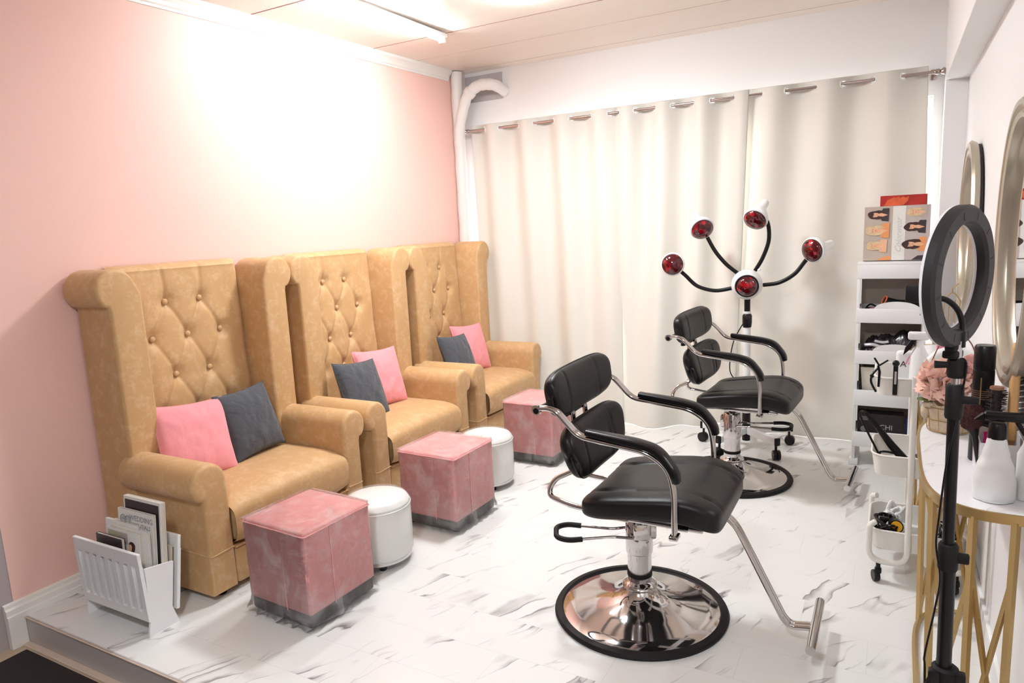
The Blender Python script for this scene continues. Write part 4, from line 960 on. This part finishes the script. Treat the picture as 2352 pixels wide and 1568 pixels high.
for k in range(4): MB().poly([(-0.01+0.012*k, -0.0215, 0.085), (-0.004+0.012*k, -0.0215, 0.085), (0.012+0.012*k, -0.0215, 0.128), (0.008+0.012*k, -0.0215, 0.128)], (0, -0.0006, 0)).build('pink_streak', 'pinkp', t, False)
text('A', 0.035, Matrix.Translation((-0.015, -0.0212, 0.085)) @ Matrix.Rotation(PI/2, 4, 'X'), 'inkdark', t)
t = thing('white_hair_dryer', 'curved white hair dryer lying behind the pink flowers', 'hair dryer', (0.185, 3.14, 0.779))
MB().tube(bez([(-0.055, 0.0, 0.06), (-0.05, 0, 0.11), (-0.01, 0, 0.155), (0.05, 0.0, 0.165)], 6), [0.016]*3+[0.019]*16, 16).build('handle', 'white', t)
MB().tube([(0.02, 0.0, 0.16), (0.09, 0.01, 0.14)], [0.038, 0.03], 20).build('barrel', 'white', t)
MB().tube(bez([(-0.055, 0.0, 0.065), (-0.06, 0.01, 0.03), (-0.03, 0.02, 0.012), (0.03, 0.02, 0.010)], 6), 0.006, 8).build('cord_guard', 'white', t)
def tangle(name, lab, loc, ext, seedv, m='black', loops=9, r=0.004, h=0.05):
    random.seed(seedv); t = thing(name, lab, 'cable', loc); pts = []
    for k in range(loops*5):
        a = k*2*PI/5+random.uniform(-0.4, 0.4); q = random.uniform(0.45, 1.0)
        pts.append((ext[0]*q*math.cos(a), ext[1]*q*math.sin(a), 0.008+h*random.random()))
    MB().tube(bez(pts, 5), r, 6).build('cord', m, t)
    return t
t = tangle('coiled_black_cable', 'tangle of black cable and a plug in the bottom trolley tray', (0.015, 3.10, 0.136), (0.050, 0.085), 3, loops=12, r=0.005, h=0.095)
MB().box((-0.01, -0.03, 0.112), (0.035, 0.018, 0.014), 0.003).build('plug', 'black', t)
t = thing('yellow_lidded_tool', 'black cylinder with a round yellow end in the bottom trolley tray', 'clipper', (0.050, 3.065, 0.136))
MB().lathe([(0.024, -0.07), (0.026, 0.0)], 24, align((0, -0.0, 0.085), (0.1, -1, 0.2))).build('body', 'black', t)
MB().lathe([(0.022, 0.0), (0.021, 0.003), (0.001, 0.0035)], 24, align((0, 0, 0.085), (0.1, -1, 0.2)), cap=False).build('yellow_face', 'yellow', t)
t = tangle('coiled_white_cable', 'coil of white cable at the back of the bottom trolley tray', (0.045, 3.26, 0.136), (0.045, 0.05), 8, 'white', 6, 0.006, 0.10)
t = tangle('dark_cable_loops', 'black cable loops hanging on the right end of the trolley', (0.235, 3.12, 0.138), (0.045, 0.08), 12, 'black', 6, 0.004, 0.10)

# ------------------------------------------------------------------ console tables
def make_console():
    t = thing('console_table', '', 'table')
    hw, dp, zt = 0.455, 0.246, 0.75
    def outl(k, z, n_=4.0, N_=48, kx=None):
        kx = kx or k
        o_ = []
        for q in range(N_+1):
            a = -PI/2+PI*q/N_; c, s_ = math.cos(a), math.sin(a)
            o_.append((-(kx*dp)*abs(c)**(2/n_), k*hw*math.copysign(abs(s_)**(2/n_), s_), z))
        return o_
    rim = outl(1.0, zt-0.012)
    # rim band (flat bar) and marble inlay
    vs = []; 
    for p, q in zip(outl(1.0, 0), outl(0.985, 0)):
        vs += [(p[0], p[1], zt-0.026), (p[0], p[1], zt), (q[0]*0.985, q[1], zt), (q[0]*0.985, q[1], zt-0.026)]
    fs = []; n = len(rim)
    for i in range(n-1):
        for k in range(4): l = (k+1) % 4; fs.append((i*4+k, i*4+l, i*4+4+l, i*4+4+k))
    MB().add(vs, fs).box((-0.004, 0, zt-0.013), (0.008, 2*hw, 0.026)).build('rim_band', 'gold', t)
    MB().poly([(p[0]*0.985, p[1]*0.985, zt-0.014) for p in outl(1.0, 0)], (0, 0, 0.012)).build('marble_top', 'marble_top', t, False)
    def at(fr, k, z, kx=None):
        a = -PI/2+PI*fr; c, s_ = math.cos(a), math.sin(a); kx = kx or k
        return Vector((-(kx*dp)*abs(c)**0.5, k*hw*math.copysign(abs(s_)**0.5, s_), z))
    MB().tube([tuple(p) for p in outl(0.93, 0.012, kx=0.9)], 0.009, 4).build('base_ring', 'gold', t)
    fr = [0.012, 0.10, 0.30, 0.70, 0.90, 0.988]
    for f_ in fr:
        a, b = at(f_, 0.985, zt-0.02), at(f_, 0.94, 0.0, 0.92)
        MB().tube([a, b], 0.0105, 4).build('leg', 'gold', t)
    for i, j in ((0, 1), (1, 2), (3, 4), (4, 5)):
        p = at(fr[i], 0.96, zt-0.18, 0.95); q = at(fr[j], 0.945, 0.03, 0.92)
        p2 = at(fr[j], 0.96, zt-0.18, 0.95); q2 = at(fr[i], 0.945, 0.03, 0.92)
        MB().tube([p, q], 0.0075, 4).tube([p2, q2], 0.0075, 4).build('cross_brace', 'gold', t)
    return t
ct = make_console(); ct.location = (0.334, 2.425, 0)
tag(ct, 'half-moon gold console table with a marble top, nearest on the right', 'table')
c2 = copy_tree(ct); c2.location = (0.334, 4.00, 0)
tag(c2, 'half-moon gold console table behind the trolley, under the smaller-looking mirror', 'table')

# ------------------------------------------------------------------ mirrors
def make_mirror():
    t = thing('oval_wall_mirror', '', 'mirror')
    ay, bz = 0.325, 0.385; N_ = 72
    prof = [(0.0, 0.0), (0.012, -0.004), (0.022, -0.024), (0.012, -0.036), (-0.002, -0.036), (-0.014, -0.026), (-0.022, -0.034), (-0.036, -0.030), (-0.046, -0.016), (-0.048, -0.004)]
    vs = []; fs = []; K = len(prof)
    for q in range(N_):
        a = 2*PI*q/N_; c, s_ = math.cos(a), math.sin(a)
        c2_ = math.copysign(abs(c)**0.9, c)
        nrm = Vector((c/ay, s_/bz)).normalized()
        for o_, x in prof: vs.append((x, ay*c2_+nrm.x*o_-0.0, bz*s_+nrm.y*o_))
    for q in range(N_):
        k2 = (q+1) % N_
        for k in range(K-1): fs.append((q*K+k, q*K+k+1, k2*K+k+1, k2*K+k))
    MB().add(vs, fs).build('frame', 'goldframe', t)
    MB().poly([(-0.006, (ay-0.044)*math.cos(2*PI*q/N_), (bz-0.044)*math.sin(2*PI*q/N_)) for q in range(N_)], (0.004, 0, 0)).build('glass', 'mirror', t, False)
    MB().poly([(0.0, (ay+0.004)*math.cos(2*PI*q/N_), (bz+0.004)*math.sin(2*PI*q/N_)) for q in range(N_)], (0.010, 0, 0)).build('backing', 'inkdark', t, False)
    return t
mr = make_mirror(); mr.location = (0.322, 2.425, 1.385)
tag(mr, 'large oval mirror in a champagne gold frame cut by the right edge of the photo', 'mirror', 'oval gold-framed mirrors on the right wall')
m2 = copy_tree(mr); m2.location = (0.322, 4.00, 1.395)
tag(m2, 'oval gold-framed mirror farther along the right wall, seen behind the ring light', 'mirror', 'oval gold-framed mirrors on the right wall')

# ------------------------------------------------------------------ things on the near table
TZ = 0.7495
t = thing('flower_basket', 'gold wire basket lined with burlap holding artificial coral peonies', 'flower basket', (0.185, 2.70, TZ))
def cloth(u, v):
    a = 2*PI*u; z = 0.004+0.098*v; r_ = (0.058+0.012*v)*(1+0.05*math.sin(a*9+2*v)+0.06*noise.noise(Vector((math.cos(a)*2, math.sin(a)*2, v*3))))
    return (r_*math.cos(a), r_*math.sin(a), z+0.006*math.sin(a*7)*(v > 0.9))
MB().grid(cloth, 60, 14, closeu=True).lathe([(0.001, 0.004), (0.058, 0.004)], 30, cap=False).build('burlap_lining', 'burlap', t)
wb = MB()
for z, r_ in ((0.004, 0.064), (0.045, 0.069), (0.088, 0.075)): wb.tube([(r_*math.cos(a), r_*math.sin(a), z) for a in [2*PI*q/32 for q in range(32)]], 0.0016, 6, True)
for q in range(12): a = 2*PI*q/12; wb.tube([(0.064*math.cos(a), 0.064*math.sin(a), 0.004), (0.075*math.cos(a), 0.075*math.sin(a), 0.088)], 0.0013, 6)
wb.build('wire_basket', 'gold', t)
MB().tube(bez([(-0.062, 0.0, 0.10), (-0.066, 0.0, 0.20), (-0.035, 0, 0.30), (0.01, 0, 0.335), (0.055, 0, 0.29), (0.072, 0, 0.19), (0.070, 0, 0.10)], 8), 0.0022, 6).build('handle', 'brown', t)
MB().ball((-0.07, -0.01, 0.065), 0.022, 16, None, (0.7, 0.8, 1.4)).ball((-0.062, -0.035, 0.095), 0.018, 14, None, (1.2, 0.8, 0.7)).build('ribbon_knot', 'burlap', t)
def peony(c, R, m, seedv, par, nm='peony'):
    random.seed(seedv); mb = MB(); c = Vector(c)
    ga = 2.39996; n_ = 54
    for k in range(n_):
        f_ = (k+0.5)/n_; th_ = math.acos(1-1.45*f_); ph_ = ga*k+random.uniform(-0.3, 0.3)
        d = Vector((math.sin(th_)*math.cos(ph_), math.sin(th_)*math.sin(ph_), math.cos(th_)))
        d = (Matrix.Rotation(R_(55), 3, 'X') @ d) if True else d
        T = align(c+d*R*0.12, d) @ Matrix.Rotation(random.uniform(0, 6.28), 4, 'Z')
        L_ = R*(0.72+0.30*f_)*random.uniform(0.85, 1.1); Wp = R*0.62*random.uniform(0.8, 1.1); cup = 0.55-0.35*f_; ph0 = random.uniform(0, 6)
        def pet(u, v, L_=L_, Wp=Wp, cup=cup, ph0=ph0):
            a = (2*u-1); w_ = Wp*math.sin(PI*(0.10+0.58*v))**0.75
            return (a*w_*0.72, cup*L_*v*v*0.9-0.45*a*a*Wp*v+0.05*R*math.sin(6*a+ph0)*v, L_*v*(1-0.30*a*a*a*a)+0.03*R*math.sin(7*a+ph0)*v*v)
        mb.grid(pet, 13, 9, T)
    return mb.build(nm, m, par)
peony((-0.022, -0.02, 0.172), 0.078, 'coral', 5, t)
peony((0.048, 0.045, 0.190), 0.066, 'coral2', 9, t)
lf = MB()
for (p, d, L_) in (((0.04, -0.04, 0.11), (0.55, -0.3, -0.05), 0.06), ((-0.05, -0.03, 0.11), (-0.9, -0.2, 0.1), 0.05)):
    lf.grid(lambda u, v, L_=L_: ((2*u-1)*0.022*math.sin(PI*v)**0.7, 0.004*math.sin(3*v)-0.008*(2*u-1)**2, L_*v), 7, 9, align(p, d))
lf.build('leaf', 'green', t)
t = thing('pink_tissue_sprig', 'pink and white tissue paper sprig standing behind the ring light on the far console', 'decoration', (0.19, 3.72, TZ))
MB().add([(0, 0, 0), (0.02, 0, 0.02), (0.07, 0.0, 0.19), (0.035, 0.01, 0.17), (0.015, 0, 0.20)], [(0, 1, 2, 3), (0, 3, 4)]).box((0.005, 0, 0.09), (0.012, 0.012, 0.18), 0.003).build('pink_sheet', 'pinkp', t, False)
MB().add([(0.02, 0.01, 0), (0.04, 0.01, 0.02), (0.085, 0.012, 0.15), (0.06, 0.0, 0.23)], [(0, 1, 2, 3)]).build('white_sheet', 'paper', t, False)
t = thing('gold_wire_stand', 'thin gold wire stand with a hooked top on the far console table', 'wire stand', (0.245, 3.80, TZ))
ws_ = MB()
for x in (-0.03, -0.01, 0.012, 0.032): ws_.tube([(x, 0, 0.0), (x, 0, 0.32)], 0.0028, 6)
ws_.tube(bez([(-0.032, 0, 0.315), (-0.015, 0, 0.345), (0.0, 0, 0.355), (0.015, 0, 0.345), (0.034, 0, 0.315)], 5), 0.003, 6).tube(bez([(0.0, 0, 0.355), (0.0, 0, 0.375), (0.014, 0, 0.39), (0.024, 0, 0.40)], 5), 0.0028, 6).box((0, 0, 0.006), (0.09, 0.05, 0.012), 0.003)
ws_.build('wire_frame', 'gold', t)

t = thing('hairspray_can', 'tall black hairspray can with fine red lines on the near console table', 'can', (0.244, 2.40, TZ))
MB().lathe([(0.026, 0), (0.0275, 0.004), (0.0275, 0.27), (0.0265, 0.275)], 28).build('can_body', 'black', t)
MB().lathe([(0.0265, 0.276), (0.0275, 0.280), (0.0275, 0.342), (0.024, 0.348), (0.001, 0.348)], 28, cap=False).build('cap', 'black', t)
for k in range(5): MB().lathe([(0.0278, 0.19+0.006*k), (0.0278, 0.1915+0.006*k)], 28, cap=False).build('printed_line', 'brown', t)
MB().box((-0.008, -0.0275, 0.17), (0.003, 0.002, 0.17)).build('silver_stripe', 'gold', t, False)
t = thing('organiser_tray', 'clear white acrylic organiser box behind the spray bottle', 'organiser', (0.275, 2.27, TZ))
bin_(0.050, 0.085, 0.052, 0.088, 0.115, 0.003).build('tray_body', 'acrylic', t, False)
t = thing('round_brush', 'black round hairbrush standing bristles up in the acrylic organiser', 'hairbrush', (0.262, 2.262, TZ+0.004))
MB().tube([(0, 0, 0), (0, 0, 0.14)], 0.009, 12).build('handle', 'brown', t)
mb = MB(); random.seed(4); mb.tube([(0, 0, 0.13), (0, 0, 0.245)], 0.013, 14)
for k in range(260):
    a = random.uniform(0, 6.28); z = random.uniform(0.135, 0.24); mb.tube([(0.012*math.cos(a), 0.012*math.sin(a), z), (0.026*math.cos(a), 0.026*math.sin(a), z+0.002)], 0.0009, 3)
mb.build('bristles', 'bristle', t)
MB().lathe([(0.017, 0.245), (0.016, 0.252), (0.001, 0.254)], 16, cap=False).build('end_cap', 'brown', t)
t = thing('wooden_paddle_brush', 'light wooden hairbrush standing on end at the right edge', 'hairbrush', (0.300, 2.255, TZ+0.004))
MB().box((0, 0, 0.06), (0.016, 0.014, 0.12), 0.004).box((0, 0, 0.24), (0.020, 0.055, 0.27), 0.0095, 3).build('wooden_body', 'wood', t)
mb = MB()
for j in range(14):
    for i in range(5): mb.tube([(0.009, -0.02+0.01*i, 0.14+0.016*j), (0.034, -0.02+0.01*i, 0.145+0.016*j)], 0.0011, 4)
mb.build('bristles', 'bristle', t)
t = thing('powder_brush', 'fluffy maroon powder brush leaning before the black can', 'brush', (0.232, 2.215, TZ+0.012))
mb = MB(); random.seed(2); cc = Vector((-0.030, 0.0, 0.165)); ax_ = Vector((-0.16, 0, 1)).normalized()
mb.ball(cc, 0.030, 24, None, (0.95, 0.95, 1.35))
for k in range(900):
    d = Vector((random.gauss(0, 1), random.gauss(0, 1), random.gauss(0.2, 1))).normalized()
    p = cc+Vector((d.x*0.028, d.y*0.028, d.z*0.039)); mb.tube([p, p+Vector((d.x*0.006, d.y*0.006, d.z*0.004+0.004))], [0.0007, 0.0003], 3)
mb.build('bristles', 'maroon', t)
MB().tube([(0, 0, 0.0), (-0.018, 0, 0.11), (-0.024, 0, 0.135)], [0.006, 0.008, 0.016], 14).build('handle', 'black', t)
t = thing('magenta_bottle', 'small magenta bottle inside the acrylic organiser', 'bottle', (0.243, 2.225, TZ+0.004))
MB().lathe([(0.012, 0), (0.013, 0.004), (0.013, 0.085), (0.008, 0.095)], 20).build('bottle_body', 'magenta', t)
MB().lathe([(0.0135, 0.045), (0.0135, 0.052)], 20, cap=False).build('silver_band', 'silver', t)
MB().lathe([(0.009, 0.095), (0.009, 0.13)], 16).build('cap', 'magenta', t)
t = thing('wooden_comb', 'narrow wooden comb handle standing in the organiser behind the spray nozzle', 'comb', (0.276, 2.215, TZ+0.004))
MB().box((0, 0, 0.08), (0.014, 0.006, 0.16), 0.002).build('comb_body', 'wood', t)
t = thing('spray_bottle', 'large white trigger spray bottle with a black nozzle on the near table', 'bottle', (0.248, 2.075, TZ))
def sb(u, v):
    a = 2*PI*u; c, s_ = math.cos(a), math.sin(a)
    prof_ = [(0, 0.044), (0.01, 0.047), (0.05, 0.047), (0.085, 0.041), (0.12, 0.030), (0.150, 0.023), (0.168, 0.0195), (0.172, 0.018)]
    z = 0.172*v; r_ = 0.018
    for i in range(len(prof_)-1):
        if prof_[i][0] <= z <= prof_[i+1][0]+1e-6:
            k = (z-prof_[i][0])/(prof_[i+1][0]-prof_[i][0]); k = k*k*(3-2*k); r_ = prof_[i][1]*(1-k)+prof_[i+1][1]*k; break
    q = 0.62+0.38*v; n_ = 2.6
    return (r_*math.copysign(abs(c)**(2/n_), c)*(1+0.0*s_), r_*q*math.copysign(abs(s_)**(2/n_), s_), z)
MB().grid(sb, 40, 30, closeu=True).lathe([(0.04, 0.001), (0.001, 0.001)], 24, cap=False).build('bottle_body', 'white', t)
MB().lathe([(0.0215, 0.163), (0.0215, 0.172), (0.0195, 0.198), (0.016, 0.203)], 28).build('collar', 'black', t)
MB().box((0.025, 0, 0.220), (0.115, 0.026, 0.024), 0.009, 3).add([(-0.033, -0.010, 0.226), (-0.033, 0.010, 0.226), (-0.052, -0.004, 0.208), (-0.052, 0.004, 0.208), (-0.030, -0.010, 0.209), (-0.030, 0.010, 0.209)], [(0, 1, 3, 2), (2, 3, 5, 4), (0, 2, 4), (1, 5, 3), (0, 4, 5, 1)]).build('nozzle', 'black', t)
MB().tube(bez([(0.038, 0, 0.212), (0.050, 0, 0.19), (0.060, 0, 0.175), (0.072, 0, 0.17)], 5), 0.006, 10).build('trigger', 'black', t)
t = thing('white_squeeze_bottle', 'white squeeze bottle cut by the right edge of the photo', 'bottle', (0.315, 2.10, TZ))
MB().lathe([(0.018, 0), (0.020, 0.004), (0.020, 0.12), (0.010, 0.145), (0.008, 0.155)], 28).build('bottle_body', 'whitevinyl', t)

# ------------------------------------------------------------------ ring light
PX, PY = 0.118, 1.62
t = thing('ring_light', 'black ring light on a telescopic tripod stand, white diffuser turned away', 'ring light', (PX, PY, -0.12))
B0 = -0.12
def zl(z): return z-B0
MB().tube([(0.010, 0, zl(0.36)), (0.004, 0, zl(0.80)), (0, 0, zl(1.115))], 0.0115, 20).build('pole', 'black', t)
MB().tube([(0.013, 0, zl(0.20)), (0.006, 0, zl(0.79))], 0.0145, 20).build('lower_pole', 'black', t)
MB().tube([(0, 0, zl(1.09)), (0, 0, zl(1.235))], 0.0085, 16).build('inner_rod', 'steel', t)
c_ = MB().lathe([(0.017, zl(0.745)), (0.019, zl(0.75)), (0.019, zl(0.80)), (0.016, zl(0.805))], 20, Matrix.Translation((0.005, 0, 0))).box((0.028, 0, zl(0.775)), (0.03, 0.014, 0.022), 0.004).build('pole_clamp', 'rubber', t)
MB().lathe([(0.015, zl(1.075)), (0.0165, zl(1.08)), (0.0165, zl(1.14)), (0.013, zl(1.146))], 20).box((0.022, -0.004, zl(1.115)), (0.04, 0.012, 0.016), 0.004).build('pole_clamp', 'rubber', t)
MB().lathe([(0.014, zl(1.160)), (0.0165, zl(1.165)), (0.0165, zl(1.196)), (0.013, zl(1.20))], 20).tube([(-0.012, -0.004, zl(1.186)), (-0.038, -0.006, zl(1.186))], [0.006, 0.008], 10).build('pole_clamp', 'rubber', t)
hub = MB().lathe([(0.022, zl(0.46)), (0.026, zl(0.47)), (0.026, zl(0.520)), (0.02, zl(0.525))], 20, Matrix.Translation((0.012, 0, 0))).build('tripod_collar', 'rubber', t)
for k in range(3):
    a = R_(100+120*k); d = Vector((math.cos(a), math.sin(a), 0)); b0 = Vector((0.012, 0, 0))
    lg = MB().tube([b0+d*0.03+Vector((0, 0, zl(0.505))), b0+d*0.30+Vector((0, 0, 0.125)), b0+d*0.36+Vector((0, 0, 0.012))], 0.008, 10).box(b0+d*0.028+Vector((0, 0, zl(0.505))), (0.022, 0.022, 0.03), 0.004).build('leg', 'black', t)
    MB().tube([b0+Vector((0, 0, zl(0.20))), b0+d*0.20+Vector((0, 0, zl(0.145)))], 0.005, 8).build('brace', 'black', lg)
    MB().ball(b0+d*0.36+Vector((0, 0, 0.012)), 0.012, 12).build('foot', 'rubber', lg)
# ring
RC = Vector((-0.006, 0.0, zl(1.363))); NB = Vector((0.905, -0.425, -0.02)).normalized()     # back-of-ring normal, towards the camera side
ZR = Vector((0.012, 0.0, 1)).normalized(); XRr = ZR.cross(NB).normalized(); ZR = NB.cross(XRr).normalized()
TR = Matrix(((XRr.x, ZR.x, NB.x, RC.x), (XRr.y, ZR.y, NB.y, RC.y), (XRr.z, ZR.z, NB.z, RC.z), (0, 0, 0, 1)))
def ringp(prof_, m, nm, lab=None, par=None):
    return MB().lathe(prof_+[prof_[0]], 96, TR, cap=False).build(nm, m, par or t, True, lab)
rg = ringp([(0.103, -0.006), (0.103, 0.009), (0.108, 0.015), (0.134, 0.015), (0.140, 0.009), (0.140, -0.006)], 'ringblack', 'ring_housing')
ringp([(0.1035, -0.011), (0.1035, -0.005), (0.1395, -0.005), (0.1395, -0.011), (0.133, -0.014), (0.110, -0.014)], 'ringdiff', 'ring_diffuser', 'white light diffuser')
for k in range(12):
    a = R_(15+30*k); MB().box((0.121, 0, 0.0150), (0.015, 0.0024, 0.0008), T=TR @ Matrix.Rotation(a, 4, 'Z')).build('vent_slot', 'tick', rg, False)
MB().box((0, -0.134, 0.003), (0.046, 0.030, 0.020), 0.006, T=TR).box((0, -0.155, 0.002), (0.040, 0.016, 0.026), 0.004, T=TR).build('ring_mount', 'rubber', t)
MB().tube([RC+Vector((0, 0, -0.16)), Vector((0, 0, zl(1.18)))], 0.007, 12).build('ring_stem', 'steel', t)
gp = [(0.004, 0.004, zl(1.235)), (0.006, 0.006, zl(1.268)), (-0.004, 0.004, zl(1.298)), (-0.026, 0.0, zl(1.318)), (-0.058, -0.01, zl(1.322))]
MB().tube(bez(gp, 8), 0.0058, 10).lathe([(0.010, 0), (0.010, 0.03)], 14, Matrix.Translation((0.004, 0.004, zl(1.222)))).build('gooseneck', 'black', t)
TP = Matrix.Translation((-0.078, -0.012, zl(1.330))) @ Matrix.Rotation(R_(-8), 4, 'Z')
MB().box((0, 0, 0), (0.034, 0.012, 0.034), 0.003, T=TP).box((0.026, 0.004, -0.002), (0.028, 0.014, 0.030), 0.003, T=TP).build('phone_holder', 'rubber', t)
MB().tube(bez([(0.006, -0.006, zl(1.20)), (0.016, -0.010, zl(1.175)), (-0.006, -0.012, zl(1.0)), (-0.016, -0.012, zl(0.86)), (-0.018, -0.014, zl(0.80)), (-0.008, -0.016, zl(0.73)), (-0.014, -0.016, zl(0.66)), (-0.028, -0.018, zl(0.55)), (-0.026, -0.02, zl(0.505)), (-0.02, -0.03, zl(0.25)), (-0.05, -0.06, zl(-0.10))], 8), 0.0022, 6).build('power_cord', 'black', t)

# ------------------------------------------------------------------ magazine rack
t = thing('magazine_rack', 'white slatted wooden magazine rack standing beside the nearest wing chair', 'magazine rack', (-2.68, 1.515, 0))
XH = 0.204
sidep = [(-0.066, 0.0), (-0.052, 0.0), (0.030, 0.045), (0.035, 0.0), (0.062, 0.0)]
for s_ in (-1, 1):
    pr = [(-0.067, 0.0), (0.062, 0.0), (0.040, 0.075), (0.068, 0.255), (-0.050, 0.275), (-0.056, 0.066)]
    MB().poly([(s_*XH-0.005, y, z) for y, z in pr], (0.010, 0, 0)).build('side_panel', 'whitepaint', t, False)
def slat_panel(y0, z0, y1, z1, nslots, thk):
    mb = MB(); d = Vector((0, y1-y0, z1-z0)); L_ = d.length; T = Matrix.Translation((0, y0, z0)) @ Matrix.Rotation(math.atan2(-(y1-y0), z1-z0), 4, 'X')
    Wp = 2*XH+0.02; zb0, zb1 = 0.040, L_-0.055
    mb.box((0, 0, zb0/2), (Wp, thk, zb0), 0.002, T=T).box((0, 0, (zb1+L_)/2), (Wp, thk, L_-zb1), 0.003, T=T)
    sw = 0.026; gap = (Wp-0.05-nslots*sw)/(nslots-1); xs = [-Wp/2+0.025+k*(sw+gap) for k in range(nslots)]
    ed = [-Wp/2]+[q for x in xs for q in (x, x+sw)]+[Wp/2]
    for k in range(0, len(ed), 2): mb.box(((ed[k]+ed[k+1])/2, 0, (zb0+zb1)/2), (ed[k+1]-ed[k], thk, zb1-zb0+0.002), T=T)
    return mb
slat_panel(-0.058, 0.062, -0.070, 0.345, 8, 0.014).build('slatted_panel', 'whitepaint', t, False)
slat_panel(0.060, 0.055, 0.105, 0.350, 8, 0.014).build('slatted_panel', 'whitepaint', t, False)
MB().box((0, -0.005, 0.065), (2*XH-0.012, 0.10, 0.008)).build('bottom_board', 'whitepaint', t, False)
def magazine(x, y, h, w_, th, tilt, cover, lab, z0=0.072, rz=0.0, extra=None):
    """leaning magazine in the rack; local y = thickness, cover towards the camera"""
    m_ = thing('magazine', lab, 'magazine', (-2.68+x, 1.515+y, z0), rz, 'magazines in the white rack'); m_.rotation_euler = (tilt, 0, rz)
    MB().box((0, 0, h/2), (w_-0.003, th-0.002, h-0.003)).build('pages', 'page', m_, False)
    MB().box((0, -th/2, h/2), (w_, 0.0012, h)).box((0, th/2, h/2), (w_, 0.0012, h)).box((-w_/2, 0, h/2), (0.0012, th, h)).build('cover', cover, m_, False)
    return m_
def mprint(m_, th, pts, mat_, nm, k=1):
    MB().poly([(x, -th/2-0.0007-0.0004*k, z) for x, z in pts], (0, -0.0003, 0)).build(nm, mat_, m_, False)
m1 = magazine(0.085, 0.022, 0.43, 0.235, 0.020, R_(-5), 'paper', 'tallest magazine in the rack, cover dark with a white border, at the back')
mprint(m1, 0.020, [(-0.108, 0.02), (0.108, 0.02), (0.108, 0.418), (-0.108, 0.418)], 'coverblack', 'dark_cover_print')
m2_ = magazine(0.070, -0.002, 0.385, 0.225, 0.012, R_(-5), 'paper', 'white wedding magazine with two grey rings on its cover')
for x in (-0.078, -0.047):
    MB().tube([(x+0.0165*math.cos(a), -0.0078, 0.345+0.0165*math.sin(a)) for a in [2*PI*q/28 for q in range(28)]], 0.0022, 6, True).tube([(x+0.009*math.cos(a), -0.0078, 0.345+0.009*math.sin(a)) for a in [2*PI*q/20 for q in range(20)]], 0.001, 6, True).build('ring_emblem', 'ink', m2_)
Tm = lambda x, z, s_=1: Matrix.Translation((x, -0.0075, z)) @ Matrix.Rotation(PI/2, 4, 'X')
text('WEDDING', 0.031, Tm(0.038, 0.357), 'ink', m2_); text('ESSENTIALS', 0.024, Tm(0.035, 0.329), 'ink', m2_)
for x, c_ in ((-0.078, 'W'), (-0.047, 'E')): text(c_, 0.011, Tm(x, 0.345), 'ink', m2_)
m3 = magazine(-0.005, -0.014, 0.335, 0.215, 0.010, R_(-5), 'paper', 'plain white magazine sticking out to the left, behind the green one')
m4 = magazine(0.035, -0.026, 0.315, 0.21, 0.016, R_(-4), 'paper', 'pale magazine with green lettering and a woman in a hat on its cover')
mprint(m4, 0.016, [(-0.098, 0.262), (0.03, 0.262), (0.03, 0.306), (-0.098, 0.306)], 'greybg', 'cover_panel')
text('LX', 0.045, Matrix.Translation((-0.066, -0.0095, 0.284)) @ Matrix.Rotation(PI/2, 4, 'X'), 'greenink', m4)
mprint(m4, 0.016, ell(0.055, 0.255, 0.020, 0.024), 'darkhair', 'printed_hair', 1); mprint(m4, 0.016, ell(0.045, 0.252, 0.010, 0.015), 'skin', 'printed_face', 3)
mprint(m4, 0.016, [(0.03, 0.21), (0.08, 0.215), (0.092, 0.12), (0.088, 0.03), (0.03, 0.03), (0.02, 0.15)], 'orange', 'printed_clothing', 2)
m5 = magazine(0.068, -0.014, 0.322, 0.20, 0.006, R_(-3), 'paper', 'thin white magazine just behind the green-lettered one, sticking out to its right')
m5.location.x += 0.012; m5.location.y -= 0.0
m6 = magazine(-0.020, -0.044, 0.292, 0.17, 0.012, R_(-2), 'coverblack', 'small black-covered book at the front of the rack')
m7 = magazine(0.095, 0.046, 0.245, 0.205, 0.008, R_(-7), 'page', 'grey magazine lowest at the back of the rack')
